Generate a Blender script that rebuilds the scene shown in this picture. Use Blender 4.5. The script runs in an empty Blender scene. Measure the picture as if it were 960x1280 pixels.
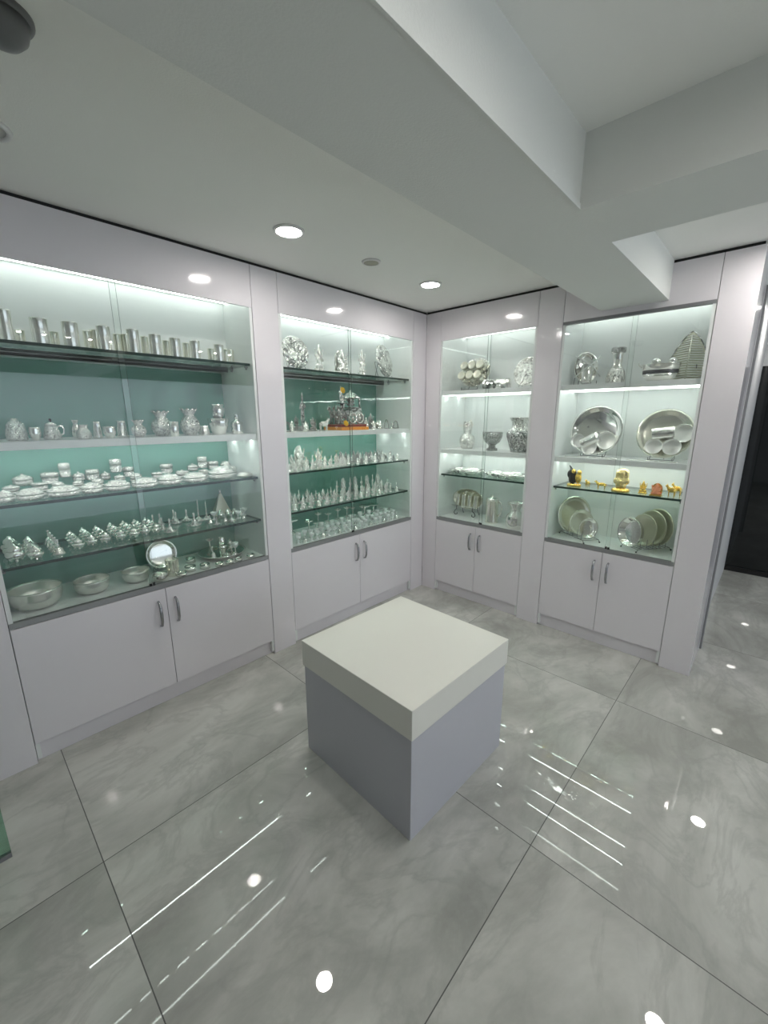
import bpy, bmesh, math, random
from mathutils import Vector, Matrix
random.seed(4)
PI = math.pi
SC = bpy.context.scene
COL = SC.collection

# ------------------------------------------------------------------ camera (solved from the room's own edges)
CAM = Vector((-3.0702, -2.3803, 1.6359)); YAW, PITCH, ROLL, FPX = .7563, -.2252, -.002, 516.65
FW = Vector((math.cos(YAW)*math.cos(PITCH), math.sin(YAW)*math.cos(PITCH), math.sin(PITCH)))
_rt = Vector((math.sin(YAW), -math.cos(YAW), 0)); _up = _rt.cross(FW)
RT = _rt*math.cos(ROLL) + _up*math.sin(ROLL); UP = -_rt*math.sin(ROLL) + _up*math.cos(ROLL)
cd = bpy.data.cameras.new('camera'); cam = bpy.data.objects.new('camera', cd); COL.objects.link(cam)
cd.sensor_fit = 'HORIZONTAL'; cd.sensor_width = 36; cd.lens = FPX/960*36; cd.clip_start = .02
cam.matrix_world = Matrix(((RT.x, UP.x, -FW.x, CAM.x), (RT.y, UP.y, -FW.y, CAM.y), (RT.z, UP.z, -FW.z, CAM.z), (0, 0, 0, 1)))
SC.camera = cam
def at(px, py, ax, val):                       # where the sight line of a measured point meets a plane of the room
    d = FW + RT*((px-480)/FPX) - UP*((py-640)/FPX)
    return CAM + d*((val-CAM[ax])/d[ax])
def dist(p): return (p-CAM).dot(FW)

# ------------------------------------------------------------------ materials
MATS = {}
def mat(name, color=(.8, .8, .8), rough=.4, metal=0, coat=0, emit=None, estr=0, spec=.5, bump=None, build=None):
    m = bpy.data.materials.new(name); m.use_nodes = True; nt = m.node_tree; b = nt.nodes['Principled BSDF']
    b.inputs['Base Color'].default_value = (*color, 1); b.inputs['Roughness'].default_value = rough
    b.inputs['Metallic'].default_value = metal; b.inputs['Specular IOR Level'].default_value = spec
    if coat: b.inputs['Coat Weight'].default_value = coat; b.inputs['Coat Roughness'].default_value = .02
    if emit: b.inputs['Emission Color'].default_value = (*emit, 1); b.inputs['Emission Strength'].default_value = estr
    if bump:
        kind, sc, st = bump
        tc = nt.nodes.new('ShaderNodeTexCoord')
        t = nt.nodes.new('ShaderNodeTexVoronoi' if kind == 'v' else 'ShaderNodeTexNoise'); t.inputs['Scale'].default_value = sc
        nt.links.new(tc.outputs['Object'], t.inputs['Vector'])
        bp = nt.nodes.new('ShaderNodeBump'); bp.inputs['Strength'].default_value = st; bp.inputs['Distance'].default_value = .05
        nt.links.new(t.outputs['Distance' if kind == 'v' else 'Fac'], bp.inputs['Height']); nt.links.new(bp.outputs['Normal'], b.inputs['Normal'])
    if build: build(nt, b)
    MATS[name] = m; return m
def glassmat(name, tint, ior=1.45, gl=(1, 1, 1)):
    m = bpy.data.materials.new(name); m.use_nodes = True; nt = m.node_tree; nt.nodes.clear()
    o = nt.nodes.new('ShaderNodeOutputMaterial'); mx = nt.nodes.new('ShaderNodeMixShader')
    tr = nt.nodes.new('ShaderNodeBsdfTransparent'); tr.inputs[0].default_value = (*tint, 1)
    g = nt.nodes.new('ShaderNodeBsdfGlossy'); g.inputs[0].default_value = (*gl, 1); g.inputs['Roughness'].default_value = 0
    # thin pane: Schlick reflectance, the same from either side
    f = nt.nodes.new('ShaderNodeLayerWeight'); f.inputs[0].default_value = .5; f0 = ((ior-1)/(ior+1))**2
    pw = nt.nodes.new('ShaderNodeMath'); pw.operation = 'POWER'; pw.inputs[1].default_value = 5; nt.links.new(f.outputs['Facing'], pw.inputs[0])
    ma = nt.nodes.new('ShaderNodeMath'); ma.operation = 'MULTIPLY_ADD'; ma.inputs[1].default_value = 1-f0; ma.inputs[2].default_value = f0; nt.links.new(pw.outputs[0], ma.inputs[0])
    nt.links.new(ma.outputs[0], mx.inputs[0]); nt.links.new(tr.outputs[0], mx.inputs[1]); nt.links.new(g.outputs[0], mx.inputs[2])
    nt.links.new(mx.outputs[0], o.inputs[0]); MATS[name] = m; return m

def laminate(nt, b):                           # faint unevenness of the pressed board
    tc = nt.nodes.new('ShaderNodeTexCoord'); n = nt.nodes.new('ShaderNodeTexNoise'); n.inputs['Scale'].default_value = 9
    mx = nt.nodes.new('ShaderNodeMix'); mx.data_type = 'RGBA'
    mx.inputs[6].default_value = (*[c*.985 for c in b.inputs['Base Color'].default_value[:3]], 1); mx.inputs[7].default_value = b.inputs['Base Color'].default_value
    nt.links.new(tc.outputs['Object'], n.inputs['Vector']); nt.links.new(n.outputs['Fac'], mx.inputs[0]); nt.links.new(mx.outputs[2], b.inputs['Base Color'])
mat('laminate', (.79, .757, .79), .09, spec=.5, build=laminate)
mat('laminate_inner', (.80, .82, .81), .3, build=laminate)
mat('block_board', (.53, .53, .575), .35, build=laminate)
mat('block_lid', (.80, .79, .725), .35, build=laminate)
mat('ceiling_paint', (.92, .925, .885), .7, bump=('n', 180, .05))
mat('shaded_ceiling_paint', (.77, .785, .75), .7, bump=('n', 180, .05))  # ceiling paint toned down, the beam's shade put into its colour
mat('wall_paint', (.62, .62, .62), .6, bump=('n', 90, .05))
mat('teal_glass', (.135, .30, .25), .06, spec=.5, build=laminate)
mat('black', (.006, .006, .007), .5)
mat('dark_glass', (.006, .008, .009), .03, spec=.6)
mat('aluminium', (.30, .305, .305), .3, metal=.3)
mat('grey_frame', (.22, .22, .23), .4)
mat('nickel', (.42, .42, .44), .22, metal=1)
mat('wire', (.16, .16, .17), .3, metal=1)
mat('rubber', (.01, .01, .01), .6)
mat('led', (1, 1, 1), .4, emit=(.92, 1, .95), estr=3.6)
mat('led_low', (1, 1, 1), .4, emit=(.91, 1, .95), estr=10)
mat('led_case', (.8, .82, .8), .4)
mat('diffuser', (1, 1, 1), .4, emit=(1, .965, .915), estr=62)
mat('diffuser_off', (.55, .55, .53), .35)
mat('lamp_ring', (.75, .75, .74), .3)
mat('camera_grey', (.16, .165, .17), .3)
mat('speaker_beige', (.42, .42, .34), .6)
def chased(sc, lo, hi, p0=.36, p1=.52, bs=.5):
    def f(nt, b):
        tc = nt.nodes.new('ShaderNodeTexCoord'); n = nt.nodes.new('ShaderNodeTexNoise'); n.inputs['Scale'].default_value = sc; n.inputs['Detail'].default_value = 2; n.inputs['Distortion'].default_value = 1.2
        r = nt.nodes.new('ShaderNodeValToRGB'); e = r.color_ramp.elements; e[0].position = p0; e[0].color = (*lo, 1); e[1].position = p1; e[1].color = (*hi, 1)
        bp = nt.nodes.new('ShaderNodeBump'); bp.inputs['Strength'].default_value = bs; bp.inputs['Distance'].default_value = .04
        nt.links.new(tc.outputs['Object'], n.inputs['Vector']); nt.links.new(n.outputs['Fac'], r.inputs[0]); nt.links.new(r.outputs[0], b.inputs['Base Color'])
        nt.links.new(n.outputs['Fac'], bp.inputs['Height']); nt.links.new(bp.outputs['Normal'], b.inputs['Normal'])
    return f
mat('silver', (.90, .89, .86), .13, metal=1)
mat('silver_smooth', (.92, .91, .88), .07, metal=1)
mat('silver_matte', (.93, .93, .90), .38, metal=.75)
mat('silver_white', (.95, .95, .91), .24, metal=.72, build=chased(6, (.42, .42, .40), (.92, .92, .88), .35, .47, .35))
mat('silver_chased', (.86, .86, .84), .15, metal=1, build=chased(17, (.30, .30, .29), (.97, .96, .93), .36, .50, .4))
mat('silver_dark', (.50, .50, .50), .2, metal=1, build=chased(19, (.13, .13, .13), (.78, .78, .77), .38, .60))
mat('relief_silver', (.86, .86, .84), .16, metal=1, build=chased(4.5, (.45, .44, .43), (.93, .92, .89), .40, .5, 1.0))
mat('silver_warm', (.90, .89, .79), .2, metal=.92)
mat('silver_lining', (.62, .61, .49), .3, metal=.9)
mat('gold', (.95, .66, .16), .17, metal=1)
mat('gold_pale', (.95, .78, .38), .16, metal=1)
mat('black_lacquer', (.012, .011, .012), .2)
mat('orange_lacquer', (.80, .30, .03), .3)
mat('red_lacquer', (.22, .03, .02), .3)
mat('rose_enamel', (.72, .30, .16), .3, metal=.3)
mat('petal', (.90, .56, .01), .6)
mat('bowl_silver', (.80, .81, .76), .26, metal=.8)
mat('box_silver', (.95, .95, .91), .2, metal=.9, build=chased(14, (.42, .42, .40), (.90, .90, .86), .36, .50, .4))
mat('tumbler_silver', (.93, .92, .88), .24, metal=.9)
mat('cream_silver', (.80, .78, .66), .3, metal=.5)
mat('crystal', (.88, .90, .89), .1, metal=.25)
mat('glass_edge', (.005, .028, .021), .3, spec=.08)
glassmat('door_glass', (.984, .996, .990), 1.5)
glassmat('shelf_glass', (.86, .94, .905), 1.5)
glassmat('clear_acrylic', (.95, .97, .96), 1.4)
glassmat('screen_glass', (.62, .80, .71), 1.45)

def floor_nodes(nt, b):
    L = nt.links.new; N = nt.nodes.new
    tc = N('ShaderNodeTexCoord'); sep = N('ShaderNodeSeparateXYZ'); L(tc.outputs['Object'], sep.inputs[0])
    def m(op, a, c=None, v=None):
        n = N('ShaderNodeMath'); n.operation = op
        for i, s in enumerate((a, c)):
            if s is None: continue
            if isinstance(s, (int, float)): n.inputs[i].default_value = s
            else: L(s, n.inputs[i])
        return n.outputs[0]
    def line(axis, off, size):
        t = m('DIVIDE', m('SUBTRACT', sep.outputs[axis], off), size)
        cell = m('FLOOR', t); fr = m('FRACT', t)
        d = m('MULTIPLY', m('MINIMUM', fr, m('SUBTRACT', 1, fr)), size)
        return cell, m('LESS_THAN', d, .0017)
    cx, lx = line('X', -2.906, 1.165); cy, ly = line('Y', -.765, 1.148)
    grout = m('MAXIMUM', lx, ly)
    # every tile carries its own piece of veining
    cmb = N('ShaderNodeCombineXYZ'); L(cx, cmb.inputs[0]); L(cy, cmb.inputs[1]); sc = N('ShaderNodeVectorMath'); sc.operation = 'SCALE'; sc.inputs['Scale'].default_value = 3.7; L(cmb.outputs[0], sc.inputs[0])
    ad = N('ShaderNodeVectorMath'); ad.operation = 'ADD'; L(tc.outputs['Object'], ad.inputs[0]); L(sc.outputs[0], ad.inputs[1])
    mp = N('ShaderNodeMapping'); mp.inputs['Rotation'].default_value = (0, 0, .5); mp.inputs['Scale'].default_value = (1, 1.8, 1); L(ad.outputs[0], mp.inputs[0])
    n1 = N('ShaderNodeTexNoise'); n1.inputs['Scale'].default_value = 1.5; n1.inputs['Detail'].default_value = 8; n1.inputs['Roughness'].default_value = .62; n1.inputs['Distortion'].default_value = .5; L(mp.outputs[0], n1.inputs['Vector'])
    n2 = N('ShaderNodeTexNoise'); n2.inputs['Scale'].default_value = 2.1; n2.inputs['Detail'].default_value = 9; n2.inputs['Roughness'].default_value = .6; n2.inputs['Distortion'].default_value = .9; L(mp.outputs[0], n2.inputs['Vector'])
    v = m('ABSOLUTE', m('SUBTRACT', n2.outputs['Fac'], .5))
    vr = N('ShaderNodeMapRange'); vr.inputs['From Min'].default_value = 0; vr.inputs['From Max'].default_value = .05; vr.inputs['To Min'].default_value = .35; vr.inputs['To Max'].default_value = 0; L(v, vr.inputs['Value'])
    r1 = N('ShaderNodeValToRGB'); L(n1.outputs['Fac'], r1.inputs[0])
    e = r1.color_ramp.elements; e[0].position = .34; e[0].color = (.36, .362, .33, 1); e[1].position = .64; e[1].color = (.60, .60, .56, 1)
    mx = N('ShaderNodeMix'); mx.data_type = 'RGBA'; L(vr.outputs[0], mx.inputs[0]); L(r1.outputs[0], mx.inputs[6]); mx.inputs[7].default_value = (.33, .33, .305, 1)
    mg = N('ShaderNodeMix'); mg.data_type = 'RGBA'; L(grout, mg.inputs[0]); L(mx.outputs[2], mg.inputs[6]); mg.inputs[7].default_value = (.09, .09, .085, 1)
    L(mg.outputs[2], b.inputs['Base Color'])
    rr = m('ADD', m('MULTIPLY', grout, .4), .012); L(rr, b.inputs['Roughness'])
mat('floor_tile', rough=.02, spec=.5, build=floor_nodes)

# ------------------------------------------------------------------ mesh helpers
class MB:
    def __init__(s): s.bm = bmesh.new(); s.mi = 0
    def _done(s, fs):
        for f in fs: f.material_index = s.mi
    def box(s, x0, x1, y0, y1, z0, z1, bev=0):
        bm = s.bm; vs = [bm.verts.new((x, y, z)) for x in (x0, x1) for y in (y0, y1) for z in (z0, z1)]
        idx = [(0, 1, 3, 2), (4, 6, 7, 5), (0, 4, 5, 1), (2, 3, 7, 6), (0, 2, 6, 4), (1, 5, 7, 3)]
        fs = [bm.faces.new([vs[i] for i in q]) for q in idx]; s._done(fs)
        if bev:
            es = list({e for f in fs for e in f.edges})
            bmesh.ops.bevel(bm, geom=es, offset=bev, segments=2, affect='EDGES', profile=.5)
        return s
    def lathe(s, prof, seg=28, c=(0, 0, 0), axis='z', scal=None, sx=1, sy=1, smooth=True, M=None):
        bm = s.bm; rings = []
        for i, (r, z) in enumerate(prof):
            if r <= 1e-6: rings.append([bm.verts.new((0, 0, z))]); continue
            ring = []
            for k in range(seg):
                a = 2*PI*k/seg; rr, zz = r, z
                if scal and i in scal[2]: zz = z + scal[1]*(.5+.5*math.cos(scal[0]*a)); rr = r*(1+.06*math.cos(scal[0]*a))
                if scal and len(scal) > 3 and i in scal[3]: rr = r*(1+scal[4]*math.cos(scal[0]*a))
                ring.append(bm.verts.new((rr*math.cos(a)*sx, rr*math.sin(a)*sy, zz)))
            rings.append(ring)
        fs = []
        for a, b in zip(rings, rings[1:]):
            if len(a) == 1 and len(b) == 1: continue
            for k in range(seg):
                k2 = (k+1) % seg
                if len(a) == 1: fs.append(bm.faces.new((a[0], b[k2], b[k])))
                elif len(b) == 1: fs.append(bm.faces.new((a[k], a[k2], b[0])))
                else: fs.append(bm.faces.new((a[k], a[k2], b[k2], b[k])))
        for f in fs: f.smooth = smooth
        s._done(fs)
        T = Matrix.Translation(c)
        if M: T = T @ M
        if axis == 'y': T = T @ Matrix.Rotation(-PI/2, 4, 'X')
        if axis == 'x': T = T @ Matrix.Rotation(PI/2, 4, 'Y')
        bmesh.ops.transform(bm, matrix=T, verts=[v for r in rings for v in r]); return s
    def ball(s, c, r, M=None, seg=14, rings=9):
        if isinstance(r, (int, float)): r = (r, r, r)
        T = Matrix.Translation(c) @ (M or Matrix()) @ Matrix.Diagonal((*r, 1))
        g = bmesh.ops.create_uvsphere(s.bm, u_segments=seg, v_segments=rings, radius=1, matrix=T)
        fs = {f for v in g['verts'] for f in v.link_faces}
        for f in fs: f.smooth = True
        s._done(fs); return s
    def tube(s, pts, r, seg=8, closed=False):
        bm = s.bm; pts = [Vector(p) for p in pts]; n = len(pts); rings = []; up = Vector((0, 0, 1)); prev = None
        for i, p in enumerate(pts):
            t = (pts[(i+1) % n]-pts[i-1]) if closed else (pts[min(i+1, n-1)]-pts[max(i-1, 0)])
            t.normalize()
            if prev is None:
                a = t.cross(up)
                if a.length < .1: a = t.cross(Vector((1, 0, 0)))
            else: a = prev - t*prev.dot(t)
            a.normalize(); prev = a; b = t.cross(a); rr = r[i] if isinstance(r, (list, tuple)) else r
            rings.append([bm.verts.new(p + a*math.cos(2*PI*k/seg)*rr + b*math.sin(2*PI*k/seg)*rr) for k in range(seg)])
        fs = []
        for i in range(n if closed else n-1):
            A, B = rings[i], rings[(i+1) % n]
            for k in range(seg): fs.append(bm.faces.new((A[k], A[(k+1) % seg], B[(k+1) % seg], B[k])))
        if not closed: fs += [bm.faces.new(rings[0][::-1]), bm.faces.new(rings[-1])]
        for f in fs: f.smooth = True
        s._done(fs); return s
    def prism(s, poly, y0, y1):                # outline in x,z extruded along y
        bm = s.bm; a = [bm.verts.new((x, y0, z)) for x, z in poly]; b = [bm.verts.new((x, y1, z)) for x, z in poly]; n = len(poly)
        fs = [bm.faces.new(a), bm.faces.new(b[::-1])] + [bm.faces.new((a[i], b[i], b[(i+1) % n], a[(i+1) % n])) for i in range(n)]
        s._done(fs); return s
    def xf(s, M): bmesh.ops.transform(s.bm, matrix=M, verts=s.bm.verts); return s
    def mesh(s, name, *mats, remesh=0):
        bmesh.ops.recalc_face_normals(s.bm, faces=s.bm.faces)
        me = bpy.data.meshes.new(name); s.bm.to_mesh(me); s.bm.free()
        for m in mats: me.materials.append(MATS[m])
        if remesh:
            o = bpy.data.objects.new('tmp', me); COL.objects.link(o)
            md = o.modifiers.new('r', 'REMESH'); md.mode = 'VOXEL'; md.voxel_size = remesh; md.use_smooth_shade = True
            sm = o.modifiers.new('s', 'SMOOTH'); sm.iterations = 2; sm.factor = .4
            dg = bpy.context.evaluated_depsgraph_get(); m2 = bpy.data.meshes.new_from_object(o.evaluated_get(dg))
            bpy.data.objects.remove(o); bpy.data.meshes.remove(me); me = m2; me.name = name
            me.materials.clear(); [me.materials.append(MATS[m]) for m in mats]
            for p in me.polygons: p.use_smooth = True; p.material_index = 0
        return me
    def build(s, name, *mats, parent=None, **k):
        return link(name, s.mesh(name, *mats, **k), parent)
def link(name, me, parent=None):
    o = bpy.data.objects.new(name, me); COL.objects.link(o)
    if parent: o.parent = parent
    return o
def empty(name, loc=(0, 0, 0), rz=0):
    o = bpy.data.objects.new(name, None); COL.objects.link(o); o.location = loc; o.rotation_euler = (0, 0, rz); o.empty_display_size = .05; return o
def tag(o, label, cat, group=None):
    o['label'] = label; o['category'] = cat
    if group: o['group'] = group
    return o
def struct(o): o['kind'] = 'structure'; return o

# ------------------------------------------------------------------ room shell
H = 2.5; HC = 2.517
YD1 = -2.1874
struct(MB().box(-6, 5.2, -6, .6, -.1, 0).build('floor', 'floor_tile'))
struct(MB().box(-6, 5.2, -6, .6, HC, HC+.15).build('ceiling', 'ceiling_paint'))
struct(MB().box(-6, .55, .47, .6, 0, HC).build('wall_left', 'wall_paint'))
struct(MB().box(.43, .55, YD1-.0, .47, 0, HC).build('wall_right', 'wall_paint'))
struct(MB().box(-6.1, -6, -6, .6, 0, HC).build('wall_back', 'wall_paint'))
# street side behind the camera: wall with a wide opening that lets bluish daylight in
w = MB(); w.box(-6, -3.4, -6.1, -6, 0, HC); w.box(3.2, 5.2, -6.1, -6, 0, HC); w.box(-3.4, 3.2, -6.1, -6, 2.3, HC); struct(w.build('wall_front', 'wall_paint'))
w = MB(); w.box(-3.4, 3.2, -6.06, -6.05, 0, 2.3); struct(w.build('window_1', 'door_glass'))
struct(MB().box(5.2, 5.3, -6, .6, 0, HC).build('wall_far', 'wall_paint'))
# adjoining room: partition line y ~ -2.2 and the dark glazed wall across it
struct(MB().box(2.62, 2.68, -6, -1.9, 0, 2.12).build('wall_dark', 'dark_glass'))
struct(MB().box(2.60, 2.70, -6, -1.9, 2.12, HC).build('trim_9', 'wall_paint'))
struct(MB().box(2.60, 2.62, -6, -1.9, 0, .05).build('baseboard_far', 'black'))
w = MB(); w.box(.55, 2.6, -2.155, -2.05, 0, HC); struct(w.build('wall_passage', 'wall_paint'))
# aluminium jamb and frameless glass leaf just behind the end pillar
dj = empty('door_1', (.455, YD1-.012, 0)); struct(dj)
MB().box(0, .05, 0, .03, 0, 2.40, .003).build('door_frame', 'grey_frame', parent=dj)
MB().box(.05, .09, .004, .022, .0, 2.40, .002).build('door_stile', 'aluminium', parent=dj)
# black strips stand in for the shade inside the gap above the panels
w = MB(); w.box(-6, .0, .012, .03, 2.47, HC); struct(w.build('trim_1', 'black'))
w = MB(); w.box(.012, .03, YD1+.01, .0, 2.47, HC); struct(w.build('trim_2', 'black'))
# beam along the shop and its branch, both hung from the slab
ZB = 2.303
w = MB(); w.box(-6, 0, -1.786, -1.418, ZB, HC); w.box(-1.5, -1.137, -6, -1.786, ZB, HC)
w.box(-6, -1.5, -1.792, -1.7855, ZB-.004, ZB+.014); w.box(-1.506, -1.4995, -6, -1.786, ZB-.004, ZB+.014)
struct(w.build('trim_beam', 'shaded_ceiling_paint'))
# pillar strips between the cabinets, floor to shadow gap
def pil(n, x0, x1, y0, y1):
    struct(MB().box(x0, x1, y0, y1, 0, H, .0012).build(f'trim_{n}', 'laminate'))
A0, A1, B0, B1 = -2.996, -1.679, -1.4998, -.1786
C0, C1, D0, D1 = -.1547, -1.0008, -1.1797, -2.0165
pil(3, -3.62, A0-.0015, 0, .42); pil(4, A1+.0015, B0-.0015, 0, .42); pil(5, B1+.0015, .0, 0, .42)
pil(6, 0.0005, .38, C0+.0015, -.001); pil(7, 0, .38, D0+.0015, C1-.0015); pil(8, 0, .41, YD1, D1-.0015)

# ------------------------------------------------------------------ display cabinets
ZD, ZP, ZDECK, ZT = .7035, .10, .73, 2.268
def cabinet(loc, rz, w, dep, woods, glasses, teal, seam, front_pane, label, name='display_cabinet', top_frame=False):
    R = empty(name, loc, rz); tag(R, label, 'cabinet', 'glazed white display cabinets along the two walls')
    T = .018; zc = 2.335
    c = MB(); c.box(0.001, T, .004, dep+.02, .02, 2.48); c.box(w-T, w-.001, .004, dep+.02, .02, 2.48)
    c.box(T, w-T, .026, dep, ZDECK-.022, ZDECK); c.box(T, w-T, .004, dep+.02, zc, zc+.018)
    c.build('carcass', 'laminate_inner', parent=R)
    MB().box(T, w-T, dep, dep+.018, ZP, zc).build('back_panel', 'teal_glass' if teal else 'laminate_inner', parent=R)
    if teal: MB().box(T, w-T, dep-.10, dep-.085, 1.925, zc).box(T, w-T, dep-.10, dep, 1.925, 1.94).build('upper_back_panel', 'laminate_inner', parent=R)
    MB().box(.001, w-.001, 0, .018, ZT, H, .001).build('fascia', 'laminate', parent=R)
    if top_frame: MB().box(0.002, w-.002, -.003, .03, ZT-.018, ZT).build('top_track', 'grey_frame', parent=R)
    MB().box(.001, w-.001, .026, .044, 0, ZP+.02).build('plinth', 'laminate', parent=R)
    h = w/2
    for s in (0, 1):
        x0, x1 = (.0025, h-.0015) if s == 0 else (h+.0015, w-.0025)
        d = MB().box(x0, x1, 0, .018, ZP+.003, ZD, .0012).build('cupboard_door', 'laminate', parent=R)
        hx = h-.045 if s == 0 else h+.045
        pts = [(hx, -.002, .490), (hx, -.020, .497), (hx, -.030, .525), (hx, -.033, .565), (hx, -.030, .605), (hx, -.020, .630), (hx, -.002, .637)]
        m = MB(); m.tube(pts, [.006, .0065, .0075, .008, .0075, .0065, .006], 8); m.xf(Matrix.Translation((hx, 0, 0)) @ Matrix.Diagonal((1.1, 1, 1, 1)) @ Matrix.Translation((-hx, 0, 0)))
        m.build('handle', 'nickel', parent=d)
    tr = MB(); tr.box(.002, w-.002, .001, .026, ZD+.003, ZDECK-.002); tr.box(.002, w-.002, .001, .004, ZDECK-.002, ZDECK+.004); tr.box(.002, w-.002, .0215, .026, ZDECK-.002, ZDECK+.004)
    tr.build('door_track', 'aluminium', parent=R)
    ov = .03
    for s in (0, 1):
        front = (s == front_pane); y = .005 if front else .013
        x0, x1 = (T*0+.004, seam+(ov if not front else ov)*.5) if s == 0 else (seam-ov*.5, w-.004)
        p = MB(); p.box(x0, x1, y, y+.005, ZDECK-.001, ZT+.002); me = p.mesh('glass_door', 'door_glass', 'glass_edge')
        for f in me.polygons:
            if abs(f.normal.x) > .5: f.material_index = 1
        link('glass_door', me, R)
        e = MB(); ex = x1-.012 if s == 0 else x0; e.box(ex, ex+.012, y-.0015, y+.0065, ZDECK-.001, ZDECK+.018); e.build('pane_clip', 'rubber', parent=R)
    for z in woods:
        b = MB().box(T, w-T, .022, dep-.002, z-.036, z, .001).build('wooden_shelf', 'laminate_inner', parent=R)
        for yy in (.085, dep-.11):
            MB().box(T+.004, w-T-.004, yy-.004, yy+.004, z-.0374, z-.0362).build('light_strip', 'led_low', parent=b)
    tops = [(.085, zc), (dep-(.15 if teal else .06), zc)]
    for yy, z in tops: MB().box(T+.004, w-T-.004, yy-.004, yy+.004, z-.006, z-.0002).build('light_strip', 'led', parent=R)
    for z in glasses:
        d0, d1 = .026, (dep-.105 if (teal and z > 1.9) else dep-.004)
        p = MB().box(T+.006, w-T-.006, d0, d1, z-.014, z); me = p.mesh('glass_shelf', 'shelf_glass', 'glass_edge')
        for f in me.polygons:
            if abs(f.normal.z) < .5: f.material_index = 1
        g = link('glass_shelf', me, R)
        for x in (T+.0005, w-T-.0165):
            for yy in (.07, d1-.06):
                MB().box(x, x+.016, yy-.006, yy+.006, z-.023, z-.0142).lathe([(0, 0), (.006, 0), (.006, .01), (0, .01)], 10, (x+.008, yy, z-.033)).build('shelf_peg', 'grey_frame', parent=g)
    return R
cabinet((A0, 0, 0), 0, A1-A0, .42, [1.535], [1.955, 1.265, .985], True, .60, 1, 'white display cabinet with teal back at far left, holding tumblers and three large silver bowls')
cabinet((B0, 0, 0), 0, B1-B0, .43, [1.538], [1.957, 1.265, .985], True, .60, 1, 'white display cabinet with teal back left of the corner, crowded with small figurines')
cabinet((0, C0, 0), -PI/2, C0-C1, .385, [1.858, 1.358], [1.135], False, .46, 0, 'narrow white display cabinet right of the corner, with vases and an oval tray')
cabinet((0, D0, 0), -PI/2, D0-D1, .362, [1.855, 1.353], [1.135], False, .44, 0, 'white display cabinet at far right holding round platters, gold figurines and plate racks', top_frame=True)

# ------------------------------------------------------------------ display block
cx, cy, ca = -1.7004, -1.2255, -.0246
R = tag(empty('display_block', (cx, cy, 0), ca), 'square white display block with a thick cream lid standing alone on the floor', 'plinth')
MB().box(-.345, .345, -.343, .343, 0, .4715, .0015).build('body', 'block_board', parent=R)
MB().box(-.3515, .3515, -.3494, .3494, .4708, .600, .002).build('lid', 'block_lid', parent=R)

# ------------------------------------------------------------------ ceiling fittings
def downlight(x, y, on, label):
    R = tag(empty('downlight', (x, y, HC), 0), label, 'ceiling light', 'round recessed downlights')
    MB().lathe([(.058, -.004), (.062, -.010), (.072, -.008), (.0755, 0), (.058, 0), (.058, -.004)], 40).build('trim_ring', 'lamp_ring', parent=R)
    MB().lathe([(0, -.0035), (.0585, -.0035), (.0585, -.0005), (0, -.0005)], 40).build('diffuser', 'diffuser' if on else 'diffuser_off', parent=R)
p = at(361, 288, 2, HC); downlight(p.x, p.y, True, 'lit round downlight in the ceiling nearest above the left teal cabinet')
p = at(538, 355, 2, HC); downlight(p.x, p.y, True, 'lit round downlight in the ceiling closest to the room corner')
p = at(-24, 156, 2, HC); downlight(p.x, p.y, False, 'unlit round downlight cut by the left edge of the picture')
for x, y, t in [(-.3, -2.37, 'lit downlight beyond the beam, in front of the right-hand cabinet'), (1.74, -2.37, 'lit downlight over the passage beyond the end pillar'),
                (-2.39, -2.45, 'lit downlight above the spot where the viewer stands'), 
                (-1.4, -4.6, 'added lit downlight behind the viewer, out of view'), (1.2, -4.4, 'added lit downlight out of view, towards the right')]:  # these two rear downlights are unseen, added to light the shop
    downlight(x, y, True, t)
# row of pin spots over the opposite counter, seen as dots mirrored in the floor
R = tag(empty('spot_rail', (-1.5, -3.46, HC), 0), 'row of tiny pin spots in the ceiling over the opposite counter', 'light rail')
MB().box(-1.6, 1.6, -.02, .02, -.012, 0).build('rail', 'lamp_ring', parent=R)
for i in range(15): MB().lathe([(0, -.018), (.017, -.018), (.017, -.0115), (0, -.0115)], 16, (-1.45+.207*i, 0, 0)).build('pin_spot', 'diffuser', parent=R)
p = at(464, 327, 2, HC)
R = tag(empty('ceiling_speaker', p), 'small beige round disc between the two lit downlights', 'ceiling speaker')
MB().lathe([(0, -.008), (.043, -.008), (.045, -.006), (.045, 0), (0, 0)], 36).build('grille', 'speaker_beige', parent=R)
MB().lathe([(.044, -.009), (.052, -.007), (.055, 0), (.044, 0), (.044, -.009)], 36).build('rim', 'lamp_ring', parent=R)
p = at(-4, 14, 2, HC)
R = tag(empty('ceiling_camera', p), 'dark grey dome on the ceiling at the top left corner', 'security camera')
MB().lathe([(0, -.012), (.062, -.012), (.066, -.006), (.066, 0), (0, 0)], 36).build('base', 'camera_grey', parent=R)
MB().lathe([(0, -.062), (.02, -.060), (.036, -.053), (.050, -.038), (.058, -.012), (0, -.012)], 36).build('dome', 'camera_grey', parent=R)
# glass screen whose foot shows at the left edge
R = tag(empty('glass_screen', (-3.14, -.478, 0)), 'greenish clear glass screen on a dark foot at the left edge of the floor', 'glass screen')
m = MB().box(-1.0, 0, -.004, .004, .012, .62); me = m.mesh('pane', 'screen_glass', 'glass_edge')
for f in me.polygons:
    if abs(f.normal.y) < .5: f.material_index = 1
link('pane', me, R); MB().box(-1.0, .0, -.010, .010, 0, .016).build('foot', 'grey_frame', parent=R)
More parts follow.
